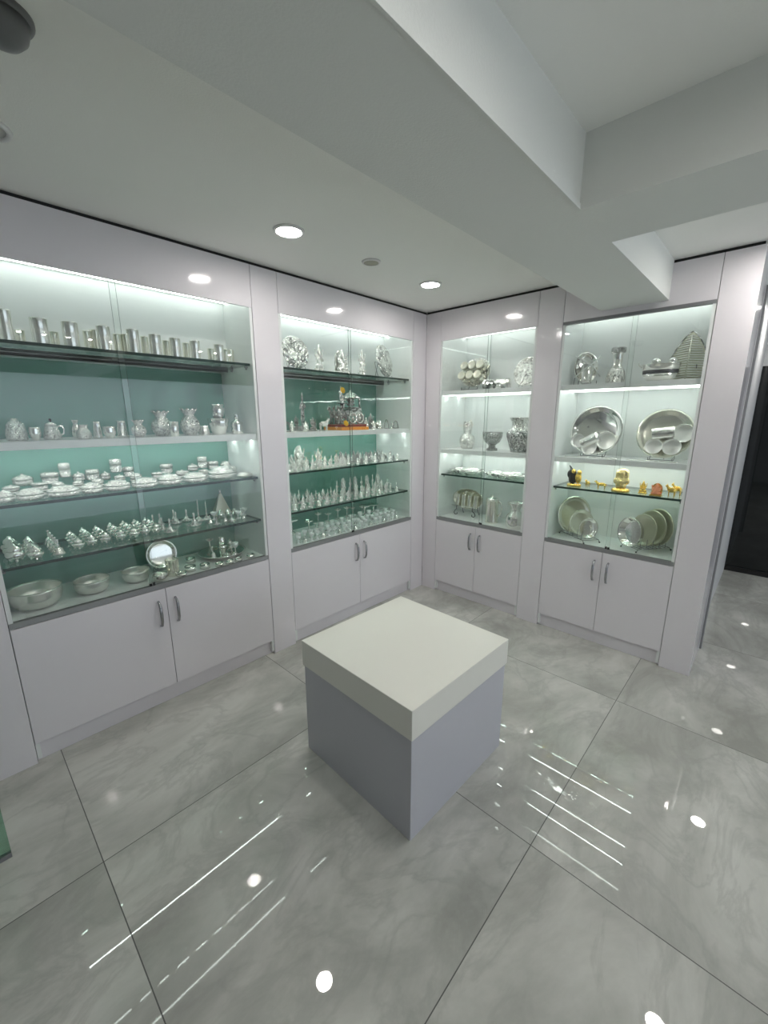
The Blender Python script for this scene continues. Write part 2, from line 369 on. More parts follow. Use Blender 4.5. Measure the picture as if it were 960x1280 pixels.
# ------------------------------------------------------------------ silverware: one mesh set per kind, unit size (diameter 1, height 1)
KIND = {}
def kind(name, *parts): KIND[name] = parts     # parts: (part name, mesh)
def lathe_mesh(n, prof, *m, seg=28, **k):
    return MB().lathe(prof, seg, **k).mesh(n, *m)
def open_vessel(prof, t=.03):                   # outer profile bottom to rim, then back down inside
    inner = [(max(r-t, 0.001), z) for r, z in reversed(prof) if z > .05]
    return [(0, 0)] + prof + inner + [(inner[-1][0]*.8, .05), (0, .045)]
TUM = open_vessel([(.45, 0), (.46, .03), (.48, .55), (.49, .965), (.5, .97), (.5, 1)], .02)
kind('tumbler', ('tumbler', lathe_mesh('tumbler', TUM, 'tumbler_silver')))
kind('tumbler_warm', ('tumbler', lathe_mesh('tumbler', TUM, 'silver_warm')))
kind('tumbler_ribbed', ('tumbler', lathe_mesh('tumbler', TUM, 'silver_warm', seg=64, scal=(16, 0, [], list(range(1, 6)), .045))))
BOWLP = open_vessel([(.30, 0), (.37, .05), (.45, .28), (.49, .6), (.49, .9), (.5, 1)], .012)
kind('bowl_large', ('bowl', lathe_mesh('bowl', BOWLP, 'bowl_silver', seg=48)))
kind('bowl_small', ('bowl', lathe_mesh('bowl', open_vessel([(.26, 0), (.3, .06), (.45, .35), (.5, .62), (.46, .85), (.48, 1)], .03), 'silver')))
kind('cup_tapered', ('cup', lathe_mesh('cup', open_vessel([(.5, 0), (.5, .08), (.46, .2), (.42, .6), (.36, .85), (.38, 1)], .03), 'silver')))
kind('cup_straight', ('cup', lathe_mesh('cup', open_vessel([(.44, 0), (.46, .5), (.5, 1)], .03), 'silver')))
POT = [(.24, 0), (.30, .02), (.34, .07), (.44, .2), (.5, .38), (.47, .56), (.36, .68), (.26, .76), (.27, .86), (.36, .95)]
kind('pot_scallop', ('pot', lathe_mesh('pot', open_vessel(POT + [(.42, 1.0)], .03), 'silver_chased', seg=48, scal=(9, .07, [11, 12]))))
kind('pot_plain', ('pot', lathe_mesh('pot', open_vessel(POT + [(.38, 1.0)], .03), 'silver')))
kind('pot_squat', ('pot', lathe_mesh('pot', open_vessel([(.42, 0), (.46, .06), (.5, .25), (.49, .42), (.38, .62), (.30, .74), (.28, .86), (.34, 1)], .03), 'silver_chased')))
kind('pot_round', ('pot', lathe_mesh('pot', open_vessel([(.44, 0), (.48, .05), (.5, .30), (.46, .5), (.43, .56), (.40, .72), (.28, .86), (.16, .92), (.14, 1)], .03), 'silver_chased')))
kind('stacked_pot', ('lower_pot', lathe_mesh('lower_pot', open_vessel([(.27, 0), (.31, .02), (.36, .12), (.46, .36), (.5, .53), (.36, .54)], .02), 'silver', seg=40, scal=(14, 0, [], [3, 4, 5], .04))),
     ('upper_pot', lathe_mesh('upper_pot', [(0, .535), (.2, .535), (.26, .6), (.30, .72), (.33, .86), (.27, .92), (.30, 1), (.26, .99), (.22, .9), (0, .88)], 'silver')))
kind('bottle_pot', ('body', lathe_mesh('body', [(0, 0), (.42, 0), (.48, .06), (.4, .28), (.46, .42), (.44, .56), (.22, .66), (.16, .72), (.16, .76), (0, .76)], 'silver')),
     ('stopper', lathe_mesh('stopper', [(0, .755), (.19, .755), (.2, .8), (.13, .86), (.2, .93), (.12, 1), (0, 1)], 'silver')))
t = MB(); t.tube([(.36, 0, .62), (.56, 0, .66), (.68, 0, .5), (.62, 0, .28), (.44, 0, .2)], .045, 8)
kind('teapot', ('body', lathe_mesh('body', [(0, 0), (.44, 0), (.5, .06), (.49, .22), (.42, .4), (.36, .58), (.32, .68), (0, .70)], 'silver_chased')),
     ('lid', lathe_mesh('lid', [(0, .685), (.33, .685), (.30, .76), (.12, .82), (.06, .85), (0, .85)], 'silver')), ('handle', t.mesh('handle', 'silver')),
     ('knob', MB().ball((0, 0, .92), (.085, .085, .08)).mesh('knob', 'black_lacquer')))
# round lidded boxes of three looks
kind('box_flat', ('box', lathe_mesh('box', [(0, 0), (.40, 0), (.47, .06), (.5, .2), (.5, .44), (0, .44)], 'box_silver', seg=32)),
     ('lid', lathe_mesh('lid', [(0, .43), (.5, .44), (.5, .56), (.46, .68), (.36, .72), (.34, .86), (.22, .94), (.1, .96), (.06, 1), (0, 1)], 'box_silver', seg=32)))
kind('box_straight', ('box', lathe_mesh('box', [(0, 0), (.47, 0), (.48, .05), (.48, .52), (0, .52)], 'silver_chased', seg=28)),
     ('lid', lathe_mesh('lid', [(0, .51), (.5, .52), (.5, .86), (.45, .95), (.3, 1), (0, 1)], 'box_silver', seg=28)))
kind('box_petal', ('box', lathe_mesh('box', [(0, 0), (.40, 0), (.5, .2), (.48, .46), (0, .46)], 'box_silver', seg=40, scal=(10, 0, [], [2, 3], .05))),
     ('lid', lathe_mesh('lid', [(0, .45), (.49, .46), (.5, .6), (.38, .78), (.2, .86), (.08, .88), (.07, 1), (0, 1)], 'box_silver', seg=40, scal=(10, 0, [], [1, 2], .05))))
kind('riser', ('riser', lathe_mesh('riser', [(0, 0), (.5, 0), (.5, 1), (0, 1)], 'clear_acrylic', seg=24, smooth=False)))
kind('ring', ('ring', lathe_mesh('ring', [(.40, 0), (.5, 0), (.47, .5), (.5, 1), (.40, 1), (.42, .5), (.40, 0)], 'silver', seg=32)))
kind('goblet', ('goblet', lathe_mesh('goblet', [(0, 0), (.40, 0), (.40, .03), (.12, .10), (.07, .3), (.09, .42), (.06, .5), (.3, .6), (.46, .78), (.5, 1), (.46, 1), (.4, .78), (.2, .66), (0, .63)], 'crystal', seg=18)))
kind('lamp_stem', ('foot', lathe_mesh('foot', [(0, 0), (.48, 0), (.5, .03), (.3, .07), (.12, .12), (0, .12)], 'silver_white', seg=20)),
     ('stem', lathe_mesh('stem', [(0, .11), (.09, .11), (.06, .2), (.1, .25), (.05, .3), (.05, .6), (.1, .64), (.05, .68), (.05, .82), (0, .82)], 'silver_white', seg=14)),
     ('oil_dish', lathe_mesh('oil_dish', [(0, .81), (.1, .81), (.34, .87), (.5, .93), (.46, .935), (.2, .885), (.05, .89), (.03, 1), (0, 1)], 'silver_white', seg=20)))
kind('dish_stand', ('foot', lathe_mesh('foot', [(0, 0), (.34, 0), (.30, .08), (.1, .2), (.08, .7), (.14, .82), (0, .82)], 'silver', seg=20)),
     ('dish', lathe_mesh('dish', [(0, .81), (.16, .82), (.46, .9), (.5, 1), (.47, .99), (.4, .93), (0, .90)], 'silver', seg=28)))
kind('cone_lamp', ('dish', lathe_mesh('dish', [(0, 0), (.34, 0), (.48, .06), (.5, .12), (.46, .13), (.36, .09), (0, .08)], 'silver_white', seg=24)),
     ('cone', lathe_mesh('cone', [(0, .075), (.27, .08), (.22, .2), (.1, .45), (.07, .62), (.1, .68), (.06, .74), (.11, .86), (.05, 1), (0, 1)], 'silver_white', seg=18)))
kind('spike_holder', ('base', lathe_mesh('base', [(0, 0), (.5, 0), (.5, .04), (.36, .1), (.14, .2), (0, .2)], 'silver_white', seg=20)),
     ('spike', lathe_mesh('spike', [(0, .19), (.12, .19), (.07, .4), (.09, .5), (.05, .55), (.04, .9), (.02, 1), (0, 1)], 'silver_white', seg=12)))
kind('bell', ('bell', lathe_mesh('bell', [(0, 0), (.5, 0), (.47, .05), (.38, .16), (.33, .36), (.22, .48), (0, .5)], 'silver', seg=20)),
     ('handle', lathe_mesh('handle', [(0, .49), (.08, .49), (.11, .58), (.06, .66), (.1, .76), (.07, .84), (.13, .93), (0, 1)], 'silver', seg=14)))
b = MB()
for k in range(3): b.ball((.30*math.cos(2.1*k+.5), .30*math.sin(2.1*k+.5), .09), .09, seg=8, rings=6)
kind('footed_pot', ('pot', lathe_mesh('pot', [(0, .13), (.25, .13), (.45, .24), (.5, .4), (.44, .52), (.3, .56), (0, .56)], 'silver', seg=22)),
     ('lid', lathe_mesh('lid', [(0, .55), (.34, .56), (.36, .64), (.30, .78), (.14, .88), (.1, .96), (0, 1)], 'silver', seg=22)), ('feet', b.mesh('feet', 'silver')))
def pyramid():
    m = MB()
    for i, (a, z0, z1) in enumerate([(.5, 0, .08), (.44, .08, .16)]): m.box(-a, a, -a*.7, a*.7, z0, z1)
    vs = [m.bm.verts.new(p) for p in ((-.42, -.28, .16), (.42, -.28, .16), (.42, .28, .16), (-.42, .28, .16))]; v2 = [m.bm.verts.new(p) for p in ((-.06, -.05, .86), (.06, -.05, .86), (.06, .05, .86), (-.06, .05, .86))]
    for i in range(4): m.bm.faces.new((vs[i], vs[(i+1) % 4], v2[(i+1) % 4], v2[i]))
    m.bm.faces.new(v2); return m.mesh('spire', 'silver_lining')
kind('pyramid', ('spire', pyramid()), ('finial', MB().ball((0, 0, .93), (.07, .07, .08), seg=10, rings=7).mesh('finial', 'silver')))
# figurines: a fused body on a stepped base
def base_mesh(m, h=.14, sq=False):
    if sq: return MB().box(-.46, .46, -.34, .34, 0, h*.6, .02).box(-.4, .4, -.29, .29, h*.6, h, .02).mesh('pedestal', m)
    return lathe_mesh('pedestal', [(0, 0), (.48, 0), (.5, .02), (.46, h*.45), (.40, h*.55), (.44, h), (0, h)], m, seg=24, sy=.75)
def seated(m):
    b = MB(); s = -.0
    b.ball((0, 0, .42), (.2, .17, .2)); b.ball((0, -.03, .34), (.24, .2, .16))          # trunk and belly
    for q in (-1, 1):
        b.ball((q*.2, -.08, .21), (.24, .16, .09), Matrix.Rotation(q*.35, 4, 'Z'))       # folded legs
        b.tube([(q*.16, 0, .55), (q*.31, -.05, .46), (q*.25, -.2, .4)], [.075, .06, .05]); b.tube([(q*.15, .03, .56), (q*.36, .02, .58), (q*.37, -.02, .74)], [.07, .055, .04])
        b.ball((q*.25, -.21, .42), .055); b.ball((q*.37, -.02, .77), .055); b.ball((q*.17, .02, .69), (.08, .03, .09))
    b.ball((0, -.02, .68), (.135, .13, .13)); b.tube([(0, -.13, .66), (0, -.2, .56), (.03, -.21, .46)], [.06, .045, .035])
    b.lathe([(.14, .74), (.12, .82), (.09, .88), (.05, .95), (0, 1)], 14, (0, 0, 0)); b.ball((0, 0, .76), (.13, .12, .05))
    return b.mesh('figure', m, remesh=.025)
def standing(m):
    b = MB()
    for q in (-1, 1):
        b.tube([(q*.07, 0, .13), (q*.085, 0, .3), (q*.08, 0, .46)], [.05, .065, .08]); b.ball((q*.08, -.05, .135), (.05, .09, .03))
        b.tube([(q*.15, 0, .68), (q*.26, -.02, .58), (q*.16, -.14, .62)], [.055, .045, .035]); b.ball((q*.15, -.15, .63), .045)
    b.ball((0, 0, .5), (.15, .11, .1)); b.ball((0, 0, .62), (.15, .1, .13)); b.tube([(0, 0, .7), (0, 0, .78)], .05)
    b.ball((0, -.01, .82), (.085, .09, .09)); b.lathe([(.085, .86), (.075, .92), (.03, .98), (0, 1)], 12)
    b.lathe([(.2, .13), (.22, .2), (.15, .42), (.13, .5)], 16, sy=.7)
    return b.mesh('figure', m, remesh=.022)
def backplate(m):
    n = 18; poly = [(-.40, .1), (.40, .1)] + [(.42*math.cos(a), .45+.5*math.sin(a)**.9) for a in [PI*k/n for k in range(n+1)]]
    return MB().prism(poly, .2, .25).mesh('backplate', m)
def cowmesh(m):
    b = MB(); b.ball((0, 0, .52), (.36, .16, .2)); b.ball((-.3, 0, .58), (.16, .14, .17)); b.tube([(-.34, 0, .62), (-.46, 0, .8)], [.12, .09])
    b.ball((-.52, 0, .82), (.14, .085, .085), Matrix.Rotation(-.4, 4, 'Y'))
    for q in (-1, 1):
        b.tube([(-.26, q*.1, .45), (-.27, q*.1, .22), (-.27, q*.1, 0)], [.075, .05, .045]); b.tube([(.26, q*.1, .45), (.30, q*.1, .24), (.27, q*.1, 0)], [.085, .05, .045])
        b.tube([(-.46, q*.06, .88), (-.46, q*.13, .96), (-.49, q*.11, 1.0)], [.03, .025, .012]); b.ball((-.43, q*.12, .84), (.03, .07, .03))
    b.tube([(.35, 0, .6), (.41, 0, .5), (.4, 0, .3)], [.025, .02, .03])
    return b.mesh('body', m, remesh=.025)
for sfx, m in (('', 'silver'), ('_white', 'silver_white'), ('_dark', 'silver_dark'), ('_gold', 'gold')):
    kind('seated'+sfx, ('pedestal', base_mesh(m)), ('figure', seated(m)))
    kind('standing'+sfx, ('pedestal', base_mesh(m, .13)), ('figure', standing(m)))
    kind('shrine'+sfx, ('pedestal', base_mesh(m, .14, True)), ('figure', seated(m)), ('backplate', backplate(m)))
for sfx, m in (('_white', 'silver_white'), ('_dark', 'silver_dark'), ('_gold', 'gold')): kind('cow'+sfx, ('body', cowmesh(m)))
kind('arch', ('arch', MB().tube([(.42*math.cos(a), 0, .1+.82*math.sin(a)) for a in [PI*k/14 for k in range(15)]], .085, 8).mesh('arch', 'silver_dark')), ('foot', MB().box(-.5, .5, -.2, .2, 0, .1, .02).mesh('foot', 'silver_dark')))
def plate_prof(deep=.12, rim=.03): return [(0, 0), (.36, 0), (.41, .02), (.46, deep*.8), (.5, deep), (.5, deep+rim*.5), (.455, deep*.9+.01), (.40, .035), (.355, .018), (0, .018)]
# discs stand upright: axis along y, face towards -y, centred in z
def disc_mesh(n, m, prof=None, seg=56, sx=1.): 
    return MB().lathe(prof or plate_prof(), seg, sx=sx).xf(Matrix.Rotation(PI/2, 4, 'X')).mesh(n, m)

# ------------------------------------------------------------------ placing
def spawn(k, name, loc, w, h, rz=0, label=None, cat=None, group=None, d=None):
    parts = KIND[k]; d = d or w
    if len(parts) == 1: r = link(name, parts[0][1])
    else:
        r = bpy.data.objects.new(name, None); COL.objects.link(r); r.empty_display_size = .05
        for pn, me in parts: link(pn, me, r)
    r.location = loc; r.rotation_euler = (0, 0, rz); r.scale = (w, d, h)
    return tag(r, label, cat, group)
def L(px, py, depth): return at(px, py, 1, depth)      # behind the left-hand fronts
def Rr(px, py, depth): return at(px, py, 0, depth)     # behind the right-hand fronts
def fit(side, px, pytop, wpx, depth, zs):              # true place, width and height from the measured outline
    ax = 1 if side == 'L' else 0
    p = at(px, pytop, ax, depth); w = wpx*dist(p)/FPX/math.hypot(1, (px-480)/FPX); h = p.z-zs
    if side == 'L' and p.x < -2: p.x = max(p.x, A0+.019+w*.5)
    return (p.x, p.y, zs), w, h
EPS = .0006
TH = dict(A1=1.955, A2=1.535, A3=1.265, A4=.985, A5=.73, B1=1.957, B2=1.538, B3=1.265, B4=.985, B5=.73, C1=1.858, C2=1.358, C3=1.135, C4=.73, D1=1.855, D2=1.353, D3=1.135, D4=.73)
def put(shelf, k, name, px, pytop, wpx, depth, label, cat, group=None, rz=0, hmul=1, dz=0, h=None, dw=None):
    side = 'L' if shelf[0] in 'AB' else 'R'
    loc, w, hh = fit(side, px, pytop, wpx, depth, TH[shelf]+EPS+dz)
    return spawn(k, name, loc, w, (h or hh)*hmul, rz + (0 if side == 'L' else -PI/2), label, cat, group, d=(dw*w if dw else None))
ORD = 'first second third fourth fifth sixth seventh eighth ninth tenth eleventh twelfth thirteenth fourteenth fifteenth sixteenth'.split()

# --- far left cabinet, top glass shelf: tumblers
G = 'tumblers on the top glass shelf of the far left cabinet'
for i, (px, top, w) in enumerate([(3, 387, 21), (47, 398, 24), (86, 403, 22), (128, 408, 18), (165, 412, 16.5), (193, 418.5, 15.5), (218, 423, 14.5), (243, 426.5, 13.5)]):
    put('A1', 'tumbler', 'tumbler', px, top, w, .11, f'tall polished silver tumbler, {ORD[i]} from the left in the front row, top shelf', 'tumbler', G)
put('A1', 'tumbler', 'tumbler', 273, 431, 12.5, .11, 'rightmost of the tall silver tumblers on the top shelf, standing apart', 'tumbler', G)
for i, (px, top, w) in enumerate([(24, 413, 11), (67, 415, 10), (108, 414, 9), (117.5, 412.5, 9.5), (146, 418, 9), (155.5, 418, 8.5), (180, 421, 8), (207, 426, 8), (232, 429, 7.5), (263, 436, 7), (282, 437, 8), (288, 437.5, 6)]):
    put('A1', 'tumbler_warm', 'tumbler', px, top, w*1.25, .225, f'short brownish silver tumbler, {ORD[i]} from the left in the back row, top shelf', 'tumbler', G)
# --- second shelf: pots
G = 'silver pots on the white shelf of the far left cabinet'
for k, n, px, top, w, dp, lab, cat in [
    ('pot_round', 'pot', 17, 523, 30, .15, 'broad chased silver pot at the left end of the white shelf', 'pot'),
    ('bowl_small', 'bowl', 42.5, 534, 16, .12, 'small silver bowl between the broad chased pot and the teapot', 'bowl'),
    ('teapot', 'teapot', 62, 523, 24, .13, 'chased silver teapot with a dark knob and side handle', 'teapot'),
    ('pot_plain', 'pot', 93, 525, 13, .22, 'slim silver pot behind the squat chased pot', 'pot'),
    ('pot_squat', 'pot', 103, 531, 20, .09, 'squat chased silver pot right of the teapot', 'pot'),
    ('cup_tapered', 'cup', 120, 527, 13, .14, 'narrow tapered silver cup beside the squat pot', 'cup'),
    ('bowl_small', 'bowl', 136, 533, 17, .09, 'small silver bowl between two tapered cups', 'bowl'),
    ('cup_tapered', 'cup', 150.5, 526, 17, .20, 'wide tapered silver cup right of a small bowl', 'cup'),
    ('pot_scallop', 'pot', 172, 526, 20, .13, 'smallest of three silver pots with scalloped rims', 'pot'),
    ('pot_scallop', 'pot', 200, 515, 27, .15, 'middle of three silver pots with scalloped rims', 'pot'),
    ('cup_straight', 'cup', 216.5, 527, 13, .065, 'plain straight silver cup between two scalloped pots', 'cup'),
    ('pot_scallop', 'pot', 235.5, 512.5, 26, .15, 'largest silver pot with scalloped rim, left of the stacked pot', 'pot'),
    ('cup_tapered', 'cup', 254.5, 532, 15, .065, 'low silver cup between scalloped pot and stacked pot', 'cup'),
    ('stacked_pot', 'stacked_pot', 271, 505.5, 27, .16, 'fluted silver pot with a smaller pot standing on top', 'pot'),
    ('bottle_pot', 'bottle_pot', 295, 517, 17, .14, 'silver bottle shaped pot with stopper at the shelf right end', 'pot')]:
    put('A2', k, n, px, top, w, dp, lab, cat, G)
# --- third shelf: lidded boxes, front row single, others stacked or raised
G = 'round lidded boxes on the third shelf of the far left cabinet'
front = [(5, 618, 26), (36, 610, 36), (78, 607.5, 42), (114, 604, 29), (146, 600.5, 33), (180, 599, 33), (211, 592, 30), (243, 590, 30), (275, 583, 32)]
for i, (px, top, w) in enumerate(front):
    loc, ww, h = fit('L', px, top, w, .11, TH['A3']+EPS)
    spawn('box_flat', 'lidded_box', loc, ww, max(.055, min(h, .1)), 0, f'wide flat silver lidded box, {ORD[i]} from the left in front row, third shelf', 'box', G)
spawn('box_flat', 'lidded_box', (-1.755, .10, 1.2656), .10, .028, 0, 'thin flat silver box at the right end of third shelf front row', 'box', G)
mid = [(13, 606, 22, 1), (49, 603, 22, 0), (72, 602, 17, 2), (97, 600, 15, 2), (121, 598, 17, 2), (149, 593, 14, 1), (169, 591, 16, 2), (196, 590, 15, 0), (227, 587, 17, 1), (254, 586, 13, 1), (290, 582, 12, 2)]
KB = ['box_straight', 'box_petal', 'box_flat']
for i, (px, top, w, kk) in enumerate(mid):
    loc, ww, h = fit('L', px, top, w, .235, TH['A3']+EPS); n = 2; hb = h/n
    for j in range(n):
        spawn(KB[kk] if j else 'box_straight', 'lidded_box', (loc[0], loc[1], loc[2]+j*(hb+.0004)), min(ww, .098), hb-.0004, random.random()*6, f'{"upper" if j else "lower"} silver box of the {ORD[i]} stack from left, middle row', 'box', G)
back = [(27, 592, 27, 1), (61, 590, 24, 0), (77.5, 578.5, 16, 0), (89, 590, 17, 1), (104, 587, 19, 0), (119, 590, 14, 1), (134.5, 574, 16, 0), (154, 583.5, 15, 0), (207, 579.5, 17, 0), (240, 579, 14, 1), (249, 570.5, 13, 0), (265, 576, 15, 0), (281, 576, 14, 2)]
xs_prev = -9
for i, (px, top, w, kk) in enumerate(back):
    dp = .345
    loc, ww, h = fit('L', px, top, w, dp, TH['A3']+EPS); ww = min(ww, .09)
    if loc[0]-ww*.5 < xs_prev: loc = (xs_prev+ww*.5+.001, loc[1], loc[2])
    xs_prev = loc[0]+ww*.5
    hb = min(.075, h*.6)
    spawn('riser', 'riser', loc, ww*.75, h-hb-.0004, 0, f'clear round riser under the {ORD[i]} raised silver box, back of third shelf', 'riser', 'clear risers on the third shelf')
    spawn(KB[kk], 'lidded_box', (loc[0], loc[1], loc[2]+h-hb), ww, hb, i, f'raised silver lidded box, {ORD[i]} from the left in back row, third shelf', 'box', G)
# --- fourth shelf, left part: files of small pots running front to back
G = 'files of small silver pots on the fourth shelf, far left cabinet'
def file_of(px, py, n, w, h, k, lab, step=.066, dx=0, two=False):
    p = at(px, py, 2, TH['A4'])
    for j in range(n):
        for q in ((-.5, .5) if two else (0,)):
            x = max(p.x + dx*j + q*w*1.06, A0+.04+w*.52); y = max(p.y, .075) + step*j
            if y > .375: continue
            side = '' if not two else (' left' if q < 0 else ' right')
            spawn(k, 'footed_pot' if k == 'footed_pot' else 'bell', (x, y, TH['A4']+EPS), w, h, j*1.3, f'small silver {"lidded pot" if k == "footed_pot" else "bell"}, {ORD[j]} from front,{side} side of the {lab} file' if two else f'small silver {"lidded pot" if k == "footed_pot" else "bell"}, {ORD[j]} from the front in the {lab} file', 'pot' if k == 'footed_pot' else 'bell', G)
file_of(4, 705, 4, .078, .09, 'footed_pot', 'leftmost', .088)
file_of(46, 699, 4, .064, .07, 'footed_pot', 'second', .073)
file_of(74, 692, 5, .056, .075, 'bell', 'third', .062)
file_of(99, 686, 5, .056, .062, 'footed_pot', 'fourth', .062)
file_of(124, 680, 5, .058, .064, 'footed_pot', 'fifth', .062, two=True)
file_of(160, 673, 5, .062, .064, 'footed_pot', 'sixth', .066, two=True)
file_of(189, 667, 5, .056, .062, 'footed_pot', 'seventh', .062, two=True)
# right part: cone lamps, incense spikes, temple and bells
G = 'cone shaped oil lamps on the fourth shelf'
for i, (px, py, w, dp) in enumerate([(190, 642, 13, .33), (198.5, 641, 13, .33), (201, 645.5, 15, .21), (211, 648, 17, .12), (219, 640.5, 15, .31), (216, 638, 12, .38), (232.5, 640, 15, .33), (242, 645, 18, .17)]):
    px2 = px
    loc, ww, h = fit('L', px2, py, w, dp, TH['A4']+EPS)
    spawn('cone_lamp', 'oil_lamp', loc, ww, .075 if i not in (3, 7) else .082, 0, f'small silver oil lamp with cone, {ORD[i]} of eight beside the tall spikes', 'oil lamp', G)
put('A4', 'spike_holder', 'incense_holder', 246, 624, 12, .27, 'tall silver spike holder, left one of a pair on fourth shelf', 'incense holder')
put('A4', 'spike_holder', 'incense_holder', 256.5, 627, 11.5, .27, 'tall silver spike holder, right one of a pair on fourth shelf', 'incense holder')
put('A4', 'pyramid', 'temple_ornament', 274.5, 612.5, 24, .345, 'brownish silver temple spire ornament at the back of fourth shelf', 'ornament', dw=.7)
G = 'small bells and lamps at the right end of the fourth shelf'
for i, (px, py, w, dp, k) in enumerate([(262, 646, 8, .16, 'bell'), (267, 640, 9, .235, 'goblet'), (270, 648, 9, .09, 'cone_lamp'), (275.5, 637, 9, .25, 'footed_pot'), (281, 646, 8, .13, 'bell'), (284.5, 638, 9, .26, 'footed_pot'), (289, 643, 11, .10, 'cone_lamp'), (293, 637, 9, .25, 'footed_pot'), (297, 642, 8, .15, 'goblet'), (301, 638, 8, .22, 'bell'), (304, 641, 8, .12, 'bell'), (305.5, 637, 7, .20, 'goblet')]):
    loc, ww, h = fit('L', px, py, w, dp, TH['A4']+EPS)
    spawn(k, {'bell': 'bell', 'goblet': 'goblet', 'footed_pot': 'lidded_pot', 'cone_lamp': 'oil_lamp'}[k], loc, ww, max(.05, min(h, .085)), i, f'tiny silver {dict(bell="bell", goblet="goblet", footed_pot="lidded pot", cone_lamp="oil lamp")[k]}, {ORD[i]} from left in the cluster before the spire', 'ornament', G)
# --- bottom deck of the far left cabinet
G = 'three large silver bowls on the bottom deck'
for px, top, w, dp, lab in [(41, 731, 73, .17, 'largest silver bowl at left of the bottom deck'), (113, 718, 48, .17, 'middle sized silver bowl between two other bowls on the deck'), (168.5, 707, 37, .17, 'smallest of the three silver bowls, beside the upright plate')]:
    loc, ww, h = fit('L', px, top, w, dp, TH['A5']+EPS)
    spawn('bowl_large', 'bowl', loc, ww, ww*.44, 0, lab, 'bowl', G)
def upright(name, c, dia, rz, tilt, me, label, cat, stand=None, group=None, sx=1.0):     # dish leaning back, its lowest point on the shelf
    R = tag(empty(name, c, rz), label, cat, group)
    o = link(name+'_dish' if stand is None else 'dish', me, R)
    o.scale = (dia, dia, dia); o.rotation_euler = (-tilt, 0, 0); o.location = (0, 0, (dia*.5*(1/1))*math.cos(tilt)+.012)
    return R, o
RIM = plate_prof(.09, .03)
kind('plate_mesh', ('dish', disc_mesh('dish', 'silver', RIM)))
def easel(c, rz, w, h, label, group='wire plate stands'):
    R = tag(empty('plate_stand', c, rz), label, 'plate stand', group)
    for s in (-1, 1):
        x = s*w*.5
        MB().tube([(x, -.048, .022), (x, -.054, .012), (x, -.046, .004), (x, .0, .004), (x, .022, .03), (x, .05, h)], .0022, 6).build('prong', 'wire', parent=R)
    MB().tube([(-w*.5, .0, .004), (w*.5, .0, .004)], .0022, 6).tube([(0, .05, h), (0, .085, .003)], .0022, 6).tube([(-w*.5, .05, h), (w*.5, .05, h)], .0022, 6).build('brace', 'wire', parent=R)
    return R
def plate_on_easel(shelf, px, pyc, dpx, depth, me, name, lab_p, lab_s, cat='plate', rz=0, tilt=.22, zmid=None):
    side = shelf[0] in 'AB'; z0 = TH[shelf]+EPS
    p = L(px, pyc, depth) if side else Rr(px, pyc, depth)
    d = (at(px+dpx*.5, pyc, 1 if side else 0, depth)-at(px-dpx*.5, pyc, 1 if side else 0, depth)).length; r0 = rz + (0 if side else -PI/2)
    R = tag(empty(name, (p.x, p.y, z0), r0), lab_p, cat)
    o = link('dish', me, R); o.scale = (d, d, d); o.rotation_euler = (-tilt, 0, 0)
    o.location = (0, -.030+.5*d*math.sin(tilt), .010+.5*d*math.cos(tilt))
    easel((p.x, p.y, z0), r0, d*.45, min(.13, d*.55), lab_s)
    return R, o, d
R, o, d = plate_on_easel('A5', 200, 690, 38, .27, KIND['plate_mesh'][0][1], 'plate', 'round polished silver plate standing upright behind the small bowls', 'wire stand holding the round plate on the bottom deck')
put('A5', 'tumbler_ribbed', 'tumbler', 214, 697, 17, .10, 'ribbed silver tumbler in front of the upright plate', 'tumbler', h=.10)
spawn('bowl_small', 'bowl', (-2.335, .065, .7306), .085, .042, 0, 'small silver bowl in front of the ribbed tumbler', 'bowl')
spawn('ring', 'bangle', (-2.225, .052, .7306), .055, .022, 0, 'thin silver ring lying before the ribbed tumbler, first of eight rings', 'ring', 'silver rings on the bottom deck')
for i, (x, y, w) in enumerate([(-2.155, .10, .065), (-2.09, .255, .06), (-2.075, .075, .06), (-1.995, .05, .05), (-1.93, .045, .05), (-1.87, .045, .05), (-1.78, .055, .055)]):
    spawn('ring', 'bangle', (x, y, .7306), w, .03 if i < 3 else .024, 0, f'silver ring lying on the bottom deck, {ORD[i+1]} of eight from left to right', 'ring', 'silver rings on the bottom deck')
p = at(285, 699, 2, .735)
tx, ty = p.x+.02, .235
kind('tray', ('tray', lathe_mesh('tray', plate_prof(.10, .03), 'silver', seg=48)))
spawn('tray', 'tray', (tx, ty, .7306), .30, .30, 0, 'round silver tray holding a worship set at the deck right end', 'tray')
for i, (a, r, k, n, w, h, lab) in enumerate([(0, 0, 'stacked_pot', 'pot', .06, .12, 'tall silver pot at the centre of the round worship tray'), (3.5, .085, 'bell', 'bell', .05, .085, 'silver bell at left on the round worship tray'), (5.6, .085, 'goblet', 'goblet', .045, .08, 'silver goblet at right front on the round worship tray'), (.5, .085, 'footed_pot', 'lidded_pot', .055, .085, 'silver lidded pot at right on the round worship tray'), (4.55, .09, 'bowl_small', 'bowl', .05, .03, 'tiny silver bowl at the front of round worship tray'), (2.2, .085, 'lamp_stem', 'oil_lamp', .05, .11, 'slim silver oil lamp at the back of round worship tray')]):
    spawn(k, n, (tx+r*math.cos(a), ty+r*math.sin(a), .7306+.006), w, h, 0, lab, 'ornament', 'pieces on the round worship tray')

